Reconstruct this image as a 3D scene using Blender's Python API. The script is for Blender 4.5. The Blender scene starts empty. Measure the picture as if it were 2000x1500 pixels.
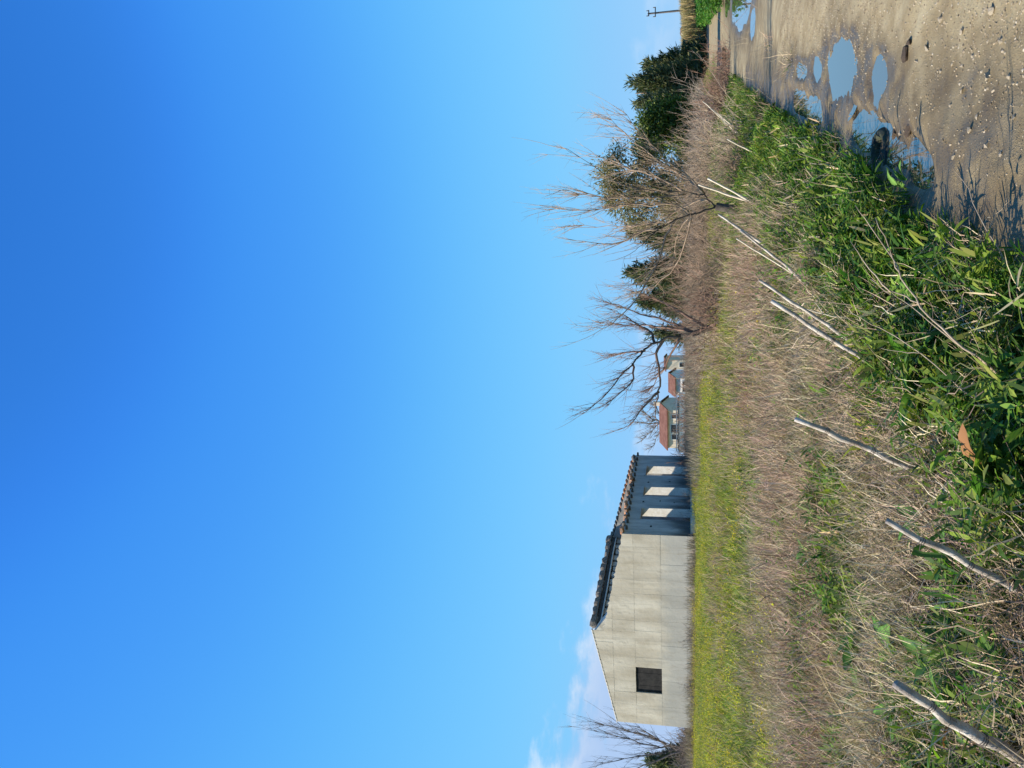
import bpy, math, random
import numpy as np
from mathutils import Matrix, Vector, Euler

rng = np.random.default_rng(7)
random.seed(7)
scene = bpy.context.scene
col = scene.collection

# ------------------------------------------------------------------ camera
EYE = 1.5
FPX = 1560.0                       # focal length in pixels of the 2000 px long side
PITCH = math.atan(345 / FPX)
cp, sp = math.cos(PITCH), math.sin(PITCH)
cam_d = bpy.data.cameras.new('camera')
cam = bpy.data.objects.new('camera', cam_d)
col.objects.link(cam)
cam_d.sensor_fit = 'HORIZONTAL'
cam_d.sensor_width = 36.0
cam_d.lens = 36.0 * FPX / 2000.0
cam_d.clip_start = 0.05
cam_d.clip_end = 6000
# phone held upright, picture stored on its side: image right = down, image top = right
fw = Vector((0, cp, sp)); upv = Vector((0, -sp, cp)); rt = Vector((1, 0, 0))
mx, my, mz = -upv, rt, -fw
cam.matrix_world = Matrix(((mx.x, my.x, mz.x, 0), (mx.y, my.y, mz.y, 0), (mx.z, my.z, mz.z, EYE), (0, 0, 0, 1)))
scene.camera = cam

# ------------------------------------------------------------------ light
SUN_EL = math.radians(36)
SUN_B = math.radians(5)            # sun stands to the left (-X), a touch behind the camera
to_sun = Vector((-math.cos(SUN_B) * math.cos(SUN_EL), -math.sin(SUN_B) * math.cos(SUN_EL), math.sin(SUN_EL)))
sd = bpy.data.lights.new('sun', 'SUN')
sd.energy = 5.0
sd.angle = math.radians(0.53)
sd.color = (1.0, 0.92, 0.78)
sun = bpy.data.objects.new('sun', sd)
sun.rotation_euler = to_sun.to_track_quat('Z', 'Y').to_euler()
col.objects.link(sun)

world = bpy.data.worlds.new('World')
scene.world = world
world.use_nodes = True
wn = world.node_tree
for n in list(wn.nodes):
    wn.nodes.remove(n)


def N(t, kind, **kw):
    n = t.nodes.new(kind)
    for k, v in kw.items():
        setattr(n, k, v)
    return n


def math_node(t, op, a, b=None, clamp=False):
    n = N(t, 'ShaderNodeMath', operation=op, use_clamp=clamp)
    for i, v in enumerate((a, b)):
        if v is None:
            continue
        if isinstance(v, (int, float)):
            n.inputs[i].default_value = v
        else:
            t.links.new(v, n.inputs[i])
    return n.outputs[0]


def maprange(t, v, a, b, c=0.0, d=1.0, smooth=True):
    n = N(t, 'ShaderNodeMapRange', interpolation_type='SMOOTHSTEP' if smooth else 'LINEAR')
    t.links.new(v, n.inputs[0])
    for i, q in enumerate((a, b, c, d)):
        n.inputs[i + 1].default_value = q
    return n.outputs[0]


sky = N(wn, 'ShaderNodeTexSky', sky_type='NISHITA')
sky.sun_disc = False
sky.sun_elevation = SUN_EL
sky.sun_rotation = math.atan2(to_sun.x, to_sun.y)
sky.altitude = 0
sky.air_density = 0.7
sky.dust_density = 0.0
sky.ozone_density = 1.0
# the phone's rendering of the clear sky: deeper blue, paler and cooler near the horizon
SC = 0.134
s1 = N(wn, 'ShaderNodeVectorMath', operation='SCALE')
s1.inputs['Scale'].default_value = SC
wn.links.new(sky.outputs[0], s1.inputs[0])
cur = N(wn, 'ShaderNodeRGBCurve')
CURVES = ([(0, 0), (.082, .032), (.105, .058), (.223, .175), (.552, .29), (1.0, .33)],
          [(0, 0), (.141, .210), (.178, .318), (.361, .565), (.753, .61), (1.0, .63)],
          [(0, 0), (.27, .73), (.332, .915), (.591, 1.0), (.88, .98), (1.0, .98)])
for cv, pts in zip(cur.mapping.curves, CURVES):
    for i, (px_, py_) in enumerate(pts):
        if i == 0:
            cv.points[0].location = (px_, py_)
        elif i == len(pts) - 1:
            cv.points[len(cv.points) - 1].location = (px_, py_)
        else:
            cv.points.new(px_, py_)
cur.mapping.update()
wn.links.new(s1.outputs[0], cur.inputs['Color'])
hs = N(wn, 'ShaderNodeVectorMath', operation='SCALE')
hs.inputs['Scale'].default_value = 1 / SC
wn.links.new(cur.outputs[0], hs.inputs[0])
# low clouds along the horizon
geo = N(wn, 'ShaderNodeTexCoord')
sep = N(wn, 'ShaderNodeSeparateXYZ')
wn.links.new(geo.outputs['Generated'], sep.inputs[0])
az = math_node(wn, 'ARCTAN2', sep.outputs[0], sep.outputs[1])     # 0 ahead, negative to the left
el = sep.outputs[2]
comb = N(wn, 'ShaderNodeCombineXYZ')
wn.links.new(az, comb.inputs[0])
wn.links.new(math_node(wn, 'MULTIPLY', el, 2.2), comb.inputs[1])
cn = N(wn, 'ShaderNodeTexNoise')
cn.inputs['Scale'].default_value = 9.0
cn.inputs['Detail'].default_value = 7.0
cn.inputs['Roughness'].default_value = 0.55
wn.links.new(comb.outputs[0], cn.inputs['Vector'])
cn2 = N(wn, 'ShaderNodeTexNoise')
cn2.inputs['Scale'].default_value = 2.3
cn2.inputs['Detail'].default_value = 3.0
wn.links.new(comb.outputs[0], cn2.inputs['Vector'])
# a bank of low cloud, higher towards the left
top = maprange(wn, az, -.46, .12, .155, .065, False)
top = math_node(wn, 'ADD', top, math_node(wn, 'MULTIPLY', math_node(wn, 'SUBTRACT', cn2.outputs[0], 0.5), 0.10))
top = math_node(wn, 'ADD', top, math_node(wn, 'MULTIPLY', math_node(wn, 'SUBTRACT', cn.outputs[0], 0.5), 0.24))
dens = math_node(wn, 'SUBTRACT', top, el)
cmask = maprange(wn, dens, 0.0, 0.05, 0.0, 0.8)
wide = maprange(wn, az, -0.38, 0.10, 1.0, 0.30)
cmask = math_node(wn, 'MULTIPLY', cmask, wide)
rim = math_node(wn, 'MULTIPLY', maprange(wn, dens, 0.075, 0.02), maprange(wn, cn.outputs[0], .42, .6))
ccol = N(wn, 'ShaderNodeMixRGB')
ccol.inputs[1].default_value = (3.55, 4.55, 6.6, 1)
ccol.inputs[2].default_value = (6.6, 7.0, 7.6, 1)
wn.links.new(rim, ccol.inputs[0])
cmix = N(wn, 'ShaderNodeMixRGB')
wn.links.new(cmask, cmix.inputs[0])
wn.links.new(hs.outputs[0], cmix.inputs[1])
wn.links.new(ccol.outputs[0], cmix.inputs[2])
bg = N(wn, 'ShaderNodeBackground')
bg.inputs['Strength'].default_value = 0.0768
wn.links.new(cmix.outputs[0], bg.inputs['Color'])
wo = N(wn, 'ShaderNodeOutputWorld')
wn.links.new(bg.outputs[0], wo.inputs['Surface'])

scene.view_settings.view_transform = 'Standard'
scene.view_settings.look = 'None'
scene.view_settings.exposure = 0.80
scene.view_settings.gamma = 1.0
try:
    scene.cycles.max_bounces = 6
    scene.cycles.transparent_max_bounces = 6
except Exception:
    pass


# ------------------------------------------------------------------ helpers
def at(x, y, Y):
    """photo pixel at world depth Y -> world point"""
    r = (750 - y) / FPX
    t = (1000 - x) / FPX
    d = np.array([r, cp - t * sp, sp + t * cp])
    return np.array([0, 0, EYE]) + d * (Y / d[1])


def on_ground(px, py):
    """depth at which the ray through a photo pixel meets the terrain"""
    d = at(px, py, 1.0) - np.array([0, 0, EYE])
    Y = 3.0
    for _ in range(4000):
        if EYE + d[2] * Y <= float(H(d[0] * Y, Y)):
            break
        Y += .02 if Y < 14 else .1
        if Y > 140:
            break
    return Y


def smooth(a, b, v):
    t = np.clip((v - a) / (b - a), 0, 1)
    return t * t * (3 - 2 * t)


def hash2(ix, iy, seed=0):
    h = (ix.astype(np.int64) * 374761393 + iy.astype(np.int64) * 668265263 + seed * 974711) & 0xFFFFFFFF
    h = ((h ^ (h >> 13)) * 1274126177) & 0xFFFFFFFF
    return ((h ^ (h >> 16)) & 0xFFFF) / 65535.0


def vnoise(x, y, seed=0):
    x = np.asarray(x, float); y = np.asarray(y, float)
    ix = np.floor(x); iy = np.floor(y)
    fx = x - ix; fy = y - iy
    fx = fx * fx * (3 - 2 * fx); fy = fy * fy * (3 - 2 * fy)
    a = hash2(ix, iy, seed); b = hash2(ix + 1, iy, seed); c = hash2(ix, iy + 1, seed); d = hash2(ix + 1, iy + 1, seed)
    return (a * (1 - fx) + b * fx) * (1 - fy) + (c * (1 - fx) + d * fx) * fy


def fbm(x, y, seed=0, oct=3):
    v = 0; a = .5; s = 0
    for k in range(oct):
        v = v + a * vnoise(np.asarray(x) * 2 ** k + 11.3 * k, np.asarray(y) * 2 ** k - 7.1 * k, seed + k)
        s += a; a *= .5
    return v / s


def tag(o, label, cat, group=None, kind=None):
    o['label'] = label
    o['category'] = cat
    if group:
        o['group'] = group
    if kind:
        o['kind'] = kind
    return o


def mesh_np(name, V, quads=None, tris=None, colr=None, smooth_sh=False):
    V = np.asarray(V, np.float32).reshape(-1, 3)
    me = bpy.data.meshes.new(name)
    q = np.zeros((0, 4), np.int32) if quads is None else np.asarray(quads, np.int32).reshape(-1, 4)
    t = np.zeros((0, 3), np.int32) if tris is None else np.asarray(tris, np.int32).reshape(-1, 3)
    me.vertices.add(len(V))
    me.vertices.foreach_set('co', V.ravel())
    nl = q.size + t.size
    me.loops.add(nl)
    me.loops.foreach_set('vertex_index', np.concatenate([q.ravel(), t.ravel()]))
    me.polygons.add(len(q) + len(t))
    st = np.concatenate([np.arange(len(q)) * 4, q.size + np.arange(len(t)) * 3]).astype(np.int32)
    me.polygons.foreach_set('loop_start', st)
    me.polygons.foreach_set('use_smooth', np.full(len(q) + len(t), bool(smooth_sh)))
    me.update(calc_edges=True)
    if colr is not None:
        a = me.color_attributes.new('col', 'FLOAT_COLOR', 'POINT')
        c = np.ones((len(V), 4), np.float32)
        c[:, :3] = np.asarray(colr).reshape(-1, 3)
        a.data.foreach_set('color', c.ravel())
    return me


def obj(name, me, mat, parent=None, loc=None, rot=None, link=True):
    o = bpy.data.objects.new(name, me)
    if me is not None and mat is not None and len(me.materials) == 0:
        me.materials.append(mat)
    if link:
        col.objects.link(o)
    if parent is not None:
        o.parent = parent
    if loc is not None:
        o.location = loc
    if rot is not None:
        o.rotation_euler = rot
    return o


def empty(name, loc, rz=0):
    o = bpy.data.objects.new(name, None)
    o.empty_display_size = .2
    o.location = loc
    o.rotation_euler = (0, 0, rz)
    col.objects.link(o)
    return o


class MB:
    """collects pieces of one mesh"""
    def __init__(s):
        s.V = []; s.Q = []; s.T = []; s.C = []; s.n = 0

    def add(s, V, Q=None, T=None, C=None):
        V = np.asarray(V, float).reshape(-1, 3)
        if Q is not None and len(Q):
            s.Q.append(np.asarray(Q).reshape(-1, 4) + s.n)
        if T is not None and len(T):
            s.T.append(np.asarray(T).reshape(-1, 3) + s.n)
        s.V.append(V)
        if C is not None:
            C = np.asarray(C, float)
            if C.ndim == 1:
                C = np.tile(C, (len(V), 1))
            s.C.append(C.reshape(-1, 3))
        s.n += len(V)
        return s

    def box(s, a, b, jit=0.0, C=None):
        (x0, y0, z0), (x1, y1, z1) = a, b
        V = np.array([(x0, y0, z0), (x1, y0, z0), (x1, y1, z0), (x0, y1, z0), (x0, y0, z1), (x1, y0, z1), (x1, y1, z1), (x0, y1, z1)], float)
        if jit:
            V += rng.uniform(-jit, jit, V.shape)
        return s.add(V, [(0, 3, 2, 1), (4, 5, 6, 7), (0, 1, 5, 4), (1, 2, 6, 5), (2, 3, 7, 6), (3, 0, 4, 7)], C=C)

    def tube(s, P, R, sides=6, cap=True, C=None):
        V, Q = tubes(np.asarray(P, float)[None], np.asarray(R, float)[None], sides)
        n = len(P)
        T = []
        if cap:
            V = np.concatenate([V, [P[0], P[-1]]])
            a = n * sides; b = a + 1
            T = [(a, (i + 1) % sides, i) for i in range(sides)] + [(b, (n - 1) * sides + i, (n - 1) * sides + (i + 1) % sides) for i in range(sides)]
        return s.add(V, Q, T, C)

    def mesh(s, name, smooth_sh=False):
        return mesh_np(name, np.concatenate(s.V), np.concatenate(s.Q) if s.Q else None, np.concatenate(s.T) if s.T else None,
                       np.concatenate(s.C) if s.C else None, smooth_sh)

    def build(s, name, mat, parent=None, smooth_sh=False, loc=None, rot=None):
        return obj(name, s.mesh(name, smooth_sh), mat, parent, loc, rot)


def tubes(P, R, sides=4):
    """P (M,N,3), R (M,N) -> verts, quads for M tapered tubes"""
    M_, N_, _ = P.shape
    T = np.gradient(P, axis=1)
    T /= np.linalg.norm(T, axis=2, keepdims=True) + 1e-9
    ref = np.zeros_like(T); ref[..., 0] = 0.31; ref[..., 1] = 0.87; ref[..., 2] = 0.11
    A = np.cross(T, ref); A /= np.linalg.norm(A, axis=2, keepdims=True) + 1e-9
    B = np.cross(T, A)
    ang = np.arange(sides) * 2 * np.pi / sides
    V = P[:, :, None, :] + R[:, :, None, None] * (np.cos(ang)[None, None, :, None] * A[:, :, None, :] + np.sin(ang)[None, None, :, None] * B[:, :, None, :])
    idx = np.arange(M_ * N_ * sides).reshape(M_, N_, sides)
    a = idx[:, :-1, :]; b = np.roll(idx, -1, axis=2)[:, :-1, :]
    c = np.roll(idx, -1, axis=2)[:, 1:, :]; d = idx[:, 1:, :]
    return V.reshape(-1, 3), np.stack([a, b, c, d], -1).reshape(-1, 4)


def blades(n, L, W, spread, lean, curl, seg=4, cols=None, az=None, zoff=0.0, kink=0.0, zr=0.0):
    """n grass blades as flat tapering strips. returns V,Q,C"""
    r = rng
    L = r.uniform(L[0], L[1], n); W = r.uniform(W[0], W[1], n)
    a = r.uniform(0, 2 * np.pi, n) if az is None else r.normal(az[0], az[1], n)
    rad = spread * np.sqrt(r.uniform(0, 1, n)); pa = r.uniform(0, 2 * np.pi, n)
    base = np.stack([rad * np.cos(pa), rad * np.sin(pa), zoff + zr * r.uniform(0, 1, n) ** 1.5], 1)
    th = r.uniform(lean[0], lean[1], n)          # angle from vertical at base
    cu = r.uniform(curl[0], curl[1], n)          # added over the length
    P = [base]
    for k in range(seg):
        ang = th + cu * (k + .5) / seg
        aa = a + r.normal(0, kink, n)
        d = np.stack([np.sin(ang) * np.cos(aa), np.sin(ang) * np.sin(aa), np.cos(ang)], 1)
        P.append(P[-1] + d * (L / seg)[:, None])
    P = np.stack(P, 1)                            # n,seg+1,3
    tw = r.uniform(-.9, .9, n)
    side = np.stack([-np.sin(a + tw), np.cos(a + tw), r.uniform(-.3, .3, n)], 1)
    prof = np.array([.7, 1.0, .9, .6, .12, .1])[np.linspace(0, 4, seg + 1).astype(int)]
    off = side[:, None, :] * (W[:, None] * prof[None])[..., None] * .5
    V = np.stack([P - off, P + off], 2)           # n,seg+1,2,3
    idx = np.arange(n * (seg + 1) * 2).reshape(n, seg + 1, 2)
    Q = np.stack([idx[:, :-1, 0], idx[:, :-1, 1], idx[:, 1:, 1], idx[:, 1:, 0]], -1).reshape(-1, 4)
    pal = np.asarray(cols, float)
    c = pal[r.integers(0, len(pal), n)] * r.uniform(.75, 1.25, (n, 1))
    C = np.repeat(c, (seg + 1) * 2, axis=0)
    return V.reshape(-1, 3), Q, C


def leaf_shape(L, W, seg=5, fold=.25, arch=.6, wave=0.0, tipw=.05, prof=None):
    """one leaf along +X, base at origin, midrib + two edges; returns V,Q"""
    t = np.linspace(0, 1, seg + 1)
    if prof is None:
        w = np.sin(np.pi * (t ** .75)) ** .8 * W * .5 + .004
    else:
        w = np.interp(t, np.linspace(0, 1, len(prof)), prof) * W * .5
    w[-1] = tipw * W * .5
    ang = arch * t
    x = np.cumsum(np.concatenate([[0], np.cos(ang[1:]) * L / seg])); z = -np.cumsum(np.concatenate([[0], np.sin(ang[1:]) * L / seg]))
    wv = wave * W * np.sin(t * 17 + rng.uniform(0, 6)) * (t > .05)
    wv2 = wave * W * np.sin(t * 15 + rng.uniform(0, 6)) * (t > .05)
    Lf = np.stack([x, w, z + fold * w + wv], 1); Md = np.stack([x, 0 * w, z], 1); Rt = np.stack([x, -w, z + fold * w + wv2], 1)
    V = np.stack([Lf, Md, Rt], 1).reshape(-1, 3)
    Q = []
    for k in range(seg):
        for j in (0, 1):
            a = k * 3 + j
            Q.append((a, a + 3, a + 4, a + 1))
    return V, np.array(Q)


# ------------------------------------------------------------------ materials
def new_mat(name):
    m = bpy.data.materials.new(name)
    m.use_nodes = True
    t = m.node_tree
    for n in list(t.nodes):
        t.nodes.remove(n)
    out = N(t, 'ShaderNodeOutputMaterial')
    return m, t, out


def ramp(t, fac, stops):
    r = N(t, 'ShaderNodeValToRGB')
    while len(r.color_ramp.elements) < len(stops):
        r.color_ramp.elements.new(.5)
    for e, (p, c) in zip(r.color_ramp.elements, stops):
        e.position = p
        e.color = (*c, 1)
    t.links.new(fac, r.inputs[0])
    return r.outputs[0]


def noise(t, vec, scale, detail=4, rough=.6):
    n = N(t, 'ShaderNodeTexNoise')
    n.inputs['Scale'].default_value = scale
    n.inputs['Detail'].default_value = detail
    n.inputs['Roughness'].default_value = rough
    if vec is not None:
        t.links.new(vec, n.inputs['Vector'])
    return n.outputs[0]


def mixc(t, f, a, b, blend='MIX'):
    n = N(t, 'ShaderNodeMixRGB', blend_type=blend)
    for i, v in ((0, f), (1, a), (2, b)):
        if isinstance(v, (int, float)):
            n.inputs[i].default_value = v
        elif isinstance(v, tuple):
            n.inputs[i].default_value = (*v, 1)
        else:
            t.links.new(v, n.inputs[i])
    return n.outputs[0]


def bumpn(t, h, strength=.4, dist=.02):
    b = N(t, 'ShaderNodeBump')
    b.inputs['Strength'].default_value = strength
    b.inputs['Distance'].default_value = dist
    t.links.new(h, b.inputs['Height'])
    return b.outputs[0]


def principled(t, out, color, rough=.85, normal=None, spec=.3):
    p = N(t, 'ShaderNodeBsdfPrincipled')
    if isinstance(color, tuple):
        p.inputs['Base Color'].default_value = (*color, 1)
    else:
        t.links.new(color, p.inputs['Base Color'])
    if isinstance(rough, (int, float)):
        p.inputs['Roughness'].default_value = rough
    else:
        t.links.new(rough, p.inputs['Roughness'])
    p.inputs['Specular IOR Level'].default_value = spec
    if normal is not None:
        t.links.new(normal, p.inputs['Normal'])
    t.links.new(p.outputs[0], out.inputs[0])
    return p


def mat_mix(name, c1, c2, scale=4, rough=.9, bump=.4, bscale=None, bdist=.02, spec=.2, c3=None, scale3=.6, coord='Object'):
    m, t, out = new_mat(name)
    tc = N(t, 'ShaderNodeTexCoord').outputs[coord]
    f = maprange(t, noise(t, tc, scale, 6, .65), .35, .65)
    c = mixc(t, f, c1, c2)
    if c3 is not None:
        f3 = maprange(t, noise(t, tc, scale3, 4, .6), .5, .68)
        c = mixc(t, f3, c, c3)
    nb = bumpn(t, noise(t, tc, bscale or scale * 4, 6, .7), bump, bdist)
    principled(t, out, c, rough, nb, spec)
    return m


def mat_leaf(name, transl=.35, rough=.55, spec=.35, patch=None, hue=.03, val=.3):
    """leaf colour comes from the mesh attribute; small individual differences"""
    m, t, out = new_mat(name)
    a = N(t, 'ShaderNodeAttribute', attribute_name='col')
    oi = N(t, 'ShaderNodeObjectInfo')
    h = N(t, 'ShaderNodeHueSaturation')
    t.links.new(a.outputs['Color'], h.inputs['Color'])
    t.links.new(maprange(t, oi.outputs['Random'], 0, 1, .5 - hue, .5 + hue, False), h.inputs['Hue'])
    r2 = math_node(t, 'FRACT', math_node(t, 'MULTIPLY', oi.outputs['Random'], 17.3))
    t.links.new(maprange(t, r2, 0, 1, 1 - val, 1 + val, False), h.inputs['Value'])
    c = h.outputs[0]
    if patch:
        g = N(t, 'ShaderNodeNewGeometry').outputs['Position']
        f = maprange(t, noise(t, g, patch[1], 3, .6), .48, .66)
        c = mixc(t, math_node(t, 'MULTIPLY', f, patch[2]), c, mixc(t, .999, c, patch[0], 'MULTIPLY'))
    p = N(t, 'ShaderNodeBsdfPrincipled')
    t.links.new(c, p.inputs['Base Color'])
    p.inputs['Roughness'].default_value = rough
    p.inputs['Specular IOR Level'].default_value = spec
    tr = N(t, 'ShaderNodeBsdfTranslucent')
    t.links.new(mixc(t, .999, c, (1.0, 1.15, .6), 'MULTIPLY'), tr.inputs['Color'])
    mx_ = N(t, 'ShaderNodeMixShader')
    mx_.inputs[0].default_value = transl
    t.links.new(p.outputs[0], mx_.inputs[1])
    t.links.new(tr.outputs[0], mx_.inputs[2])
    t.links.new(mx_.outputs[0], out.inputs[0])
    return m


M = {}
M['grass'] = mat_leaf('grass_blades', .42, .65, .2, patch=((1.5, 1.25, .8), 1.1, .6))
M['weed'] = mat_leaf('weed_leaves', .38, .65, .2)
M['dry'] = mat_leaf('dry_straw', .2, .7, .2, patch=((.8, .7, .68), .9, .8), hue=.015, val=.3)
M['tree_leaf'] = mat_leaf('tree_leaves', .3, .5, .3, hue=0, val=0)
M['flower'] = mat_leaf('yellow_petals', .3, .6)
M['bark'] = mat_mix('bark', (.14, .10, .075), (.30, .22, .16), 14, bump=.6)
M['twig'] = mat_mix('twig_bark', (.15, .105, .075), (.33, .235, .16), 5, bump=.2)
M['redtwig'] = mat_mix('reddish_twig', (.17, .10, .075), (.32, .20, .14), 4, bump=.2)
M['lit_twig'] = mat_mix('sunlit_twig_bark', (.22, .155, .105), (.42, .31, .22), 5, bump=.2)  # sunlit copy of the twig bark, sunlight put into the colour
M['dark_bark'] = mat_mix('dark_bark', (.045, .038, .032), (.11, .09, .07), 8, bump=.6)
M['greytwig'] = mat_mix('grey_twig', (.15, .12, .10), (.30, .245, .205), 3, bump=.2)
M['post'] = mat_mix('weathered_wood', (.30, .25, .20), (.56, .50, .43), 9, bump=.7, bscale=30, c3=(.22, .16, .11), scale3=4)
M['cane'] = mat_mix('dry_cane', (.5, .42, .31), (.66, .58, .45), 6, bump=.3)
M['stem'] = mat_mix('dry_stem', (.30, .23, .16), (.46, .37, .27), 6, bump=.3)
M['gold'] = mat_mix('golden_stem', (.5, .36, .16), (.62, .48, .26), 6, bump=.3)
M['wire'] = mat_mix('rusty_wire', (.035, .03, .028), (.09, .06, .045), 20, rough=.6, bump=.1)
M['stone'] = mat_mix('pebble_stone', (.22, .18, .125), (.36, .305, .23), 7, bump=.3)
M['clod'] = mat_mix('mud_clod', (.07, .05, .035), (.14, .10, .07), 9, bump=.8)
M['rubber'] = mat_mix('mossy_rubber', (.02, .02, .018), (.05, .055, .03), 12, bump=.6, rough=.7)


# ------------------------------------------------------------------ terrain
XE_Y = np.array([-60, 0, 4.1, 5.73, 7.25, 10, 18.5, 29.2, 45, 75, 900.])
XE_X = np.array([-24, -.75, .80, 1.4, 2.10, 3.2, 6.6, 11.2, 17.9, 30.3, 370.])


def xe(y):
    return np.interp(y, XE_Y, XE_X)


RD = np.array([.385, .923])       # direction of the track
RN = np.array([.923, -.385])      # across it, to the right
# puddle: centre x, y, half length along the track, half width, depth
PUD = [(3.20, 8.72, .82, .34, .045), (2.47, 7.02, .30, .19, .035), (3.78, 10.2, .42, .15, .03),
       (11.6, 24.6, 5.2, .95, .05), (8.75, 20.2, 1.1, .3, .04), (15.3, 33.0, 2.6, .4, .04), (4.3, 11.6, .8, .12, .03), (14.6, 37, 3.4, .3, .04)]
WATER = -0.012


def puddle_f(x, y):
    """1 at a puddle's centre, 0 at its rim, negative outside"""
    best = np.full(np.shape(x), -9.0)
    for (cx, cy, a, b, d) in PUD:
        u = ((x - cx) * RD[0] + (y - cy) * RD[1]) / a
        v = ((x - cx) * RN[0] + (y - cy) * RN[1]) / b
        best = np.maximum(best, 1 - np.sqrt(u * u + v * v))
    return best


def ditch_f(x, y):
    s = x - xe(y)
    win = smooth(5.2, 6.0, y) * (1 - .85 * smooth(7.8, 8.5, y) * (1 - smooth(9.6, 10.4, y))) * (1 - smooth(12.0, 14.0, y)) * (.55 + .45 * smooth(.3, .5, fbm(y * 1.9, y * 0 + 9.1, 15)))
    wob = .08 * (fbm(y * 1.3, y * 0 + 3.1, 5) - .5)
    return win * np.exp(-((s + .0 + wob) / .205) ** 2)


def H(x, y):
    x = np.asarray(x, float); y = np.asarray(y, float)
    s = x - xe(y)
    fh = np.interp(y, [-30, 3, 9, 18, 43, 60, 900], [.1, .12, .30, .52, 1.10, 1.12, 1.12])
    w = smooth(0.05, 1, -s / (0.9 + .07 * np.clip(y, 0, 60)))
    near = 1 / (1 + np.clip(y - 12, 0, 200) * .05)
    z = w * (fh + .10 * (fbm(x * .5, y * .5, 3) - .5) + .05 * (fbm(x * 2.3, y * 2.3, 4) - .5))
    rw = 1 - smooth(0, .6, -s)
    # track surface: soft ruts, stones, clods
    road = .014 + .022 * (fbm(x * 1.7, y * 1.7, 8) - .5) + .016 * (fbm(x * 7, y * 7, 9, 3) - .5) * near
    road += .010 * np.sin((s) * 5.2 + 2 * fbm(x * .8, y * .8, 12)) * near
    edge = np.exp(-((s - .28) / .22) ** 2)
    road += edge * near * .05 * np.clip(fbm(x * 6, y * 6, 21, 3) - .42, 0, 1)
    pf = puddle_f(x, y)
    wobn = np.where(y < 15, fbm(x * 5, y * 5, 31, 3), fbm(x * 1.3, y * .9, 32, 3)) - .5
    dep = np.where(y > 16, .14, .055)
    road -= dep * smooth(-.35, .55, pf + (.45 * wobn))
    road -= .13 * ditch_f(x, y)
    z = z + rw * road
    z = z + .22 * smooth(3.4, 5.5, s) * rw
    return z


def axis(dense_a, dense_b, step, lo, hi, g=1.07):
    v = list(np.arange(dense_a, dense_b, step))
    p, d = dense_b, step
    right = []
    while p < hi:
        right.append(p); d *= g; p += d
    right.append(hi)
    p, d = dense_a, step
    left = []
    while p > lo:
        d *= g; p -= d
        left.append(max(p, lo))
    return np.array(sorted(set(left)) + v + right)


gx = axis(.4, 5.2, .034, -900, 1500, 1.055)
gy = axis(3.6, 11.5, .036, -40, 3000, 1.045)
GX, GY = np.meshgrid(gx, gy)
GZ = H(GX, GY)
nx_, ny_ = len(gx), len(gy)
vid = np.arange(nx_ * ny_).reshape(ny_, nx_)
quads = np.stack([vid[:-1, :-1], vid[:-1, 1:], vid[1:, 1:], vid[1:, :-1]], -1).reshape(-1, 4)
cxm = (.25 * (GX[:-1, :-1] + GX[1:, 1:] + GX[:-1, 1:] + GX[1:, :-1])).ravel()
cym = (.25 * (GY[:-1, :-1] + GY[1:, 1:] + GY[:-1, 1:] + GY[1:, :-1])).ravel()
sm = cxm - xe(cym)
isroad = (sm > -.35) & (sm < 3.6) & (cym < 140) & (cym > -40)
allV = np.stack([GX, GY, GZ], -1).reshape(-1, 3)


def submesh(name, mask):
    q = quads[mask]
    u, inv = np.unique(q, return_inverse=True)
    V = allV[u]
    pf = puddle_f(V[:, 0], V[:, 1])
    s = V[:, 0] - xe(V[:, 1])
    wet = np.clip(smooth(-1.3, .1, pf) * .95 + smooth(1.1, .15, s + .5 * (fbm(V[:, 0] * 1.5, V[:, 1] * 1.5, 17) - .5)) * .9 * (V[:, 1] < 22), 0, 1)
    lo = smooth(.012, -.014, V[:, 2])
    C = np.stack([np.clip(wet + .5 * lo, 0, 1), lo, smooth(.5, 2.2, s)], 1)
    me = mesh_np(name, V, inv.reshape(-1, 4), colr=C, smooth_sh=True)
    return me


# track material: packed earth with gravel
m, t, out = new_mat('gravel_earth')
gp = N(t, 'ShaderNodeNewGeometry').outputs['Position']
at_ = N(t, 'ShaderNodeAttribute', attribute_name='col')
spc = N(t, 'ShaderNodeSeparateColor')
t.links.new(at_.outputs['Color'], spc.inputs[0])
base = ramp(t, noise(t, gp, 2.2, 6, .7), [(.3, (.22, .16, .078)), (.5, (.32, .25, .135)), (.7, (.42, .345, .205))])
vo = N(t, 'ShaderNodeTexVoronoi', feature='F1')
vo.inputs['Scale'].default_value = 42
t.links.new(gp, vo.inputs['Vector'])
vo2 = N(t, 'ShaderNodeTexVoronoi', feature='F1')
vo2.inputs['Scale'].default_value = 95
t.links.new(gp, vo2.inputs['Vector'])
peb = maprange(t, vo.outputs['Distance'], .30, .22)
sepc = N(t, 'ShaderNodeSeparateColor')
t.links.new(vo.outputs['Color'], sepc.inputs[0])
pick = maprange(t, sepc.outputs[0], .35, .45)
gravel_zone = maprange(t, noise(t, gp, 1.1, 3, .6), .30, .5)
pm = math_node(t, 'MULTIPLY', math_node(t, 'MULTIPLY', peb, pick), gravel_zone)
pcol = ramp(t, sepc.outputs[1], [(.0, (.20, .15, .09)), (.5, (.36, .29, .18)), (1.0, (.50, .43, .31))])
c1 = mixc(t, pm, base, pcol)
mr = N(t, 'ShaderNodeMapping')
mr.inputs['Rotation'].default_value = (0, 0, .395)
mr.inputs['Scale'].default_value = (3.2, .35, 1)
t.links.new(gp, mr.inputs[0])
rut = maprange(t, noise(t, mr.outputs[0], 1.6, 5, .6), .42, .66)
c1 = mixc(t, math_node(t, 'MULTIPLY', rut, .55), c1, mixc(t, .999, c1, (.62, .56, .48), 'MULTIPLY'))
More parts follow.
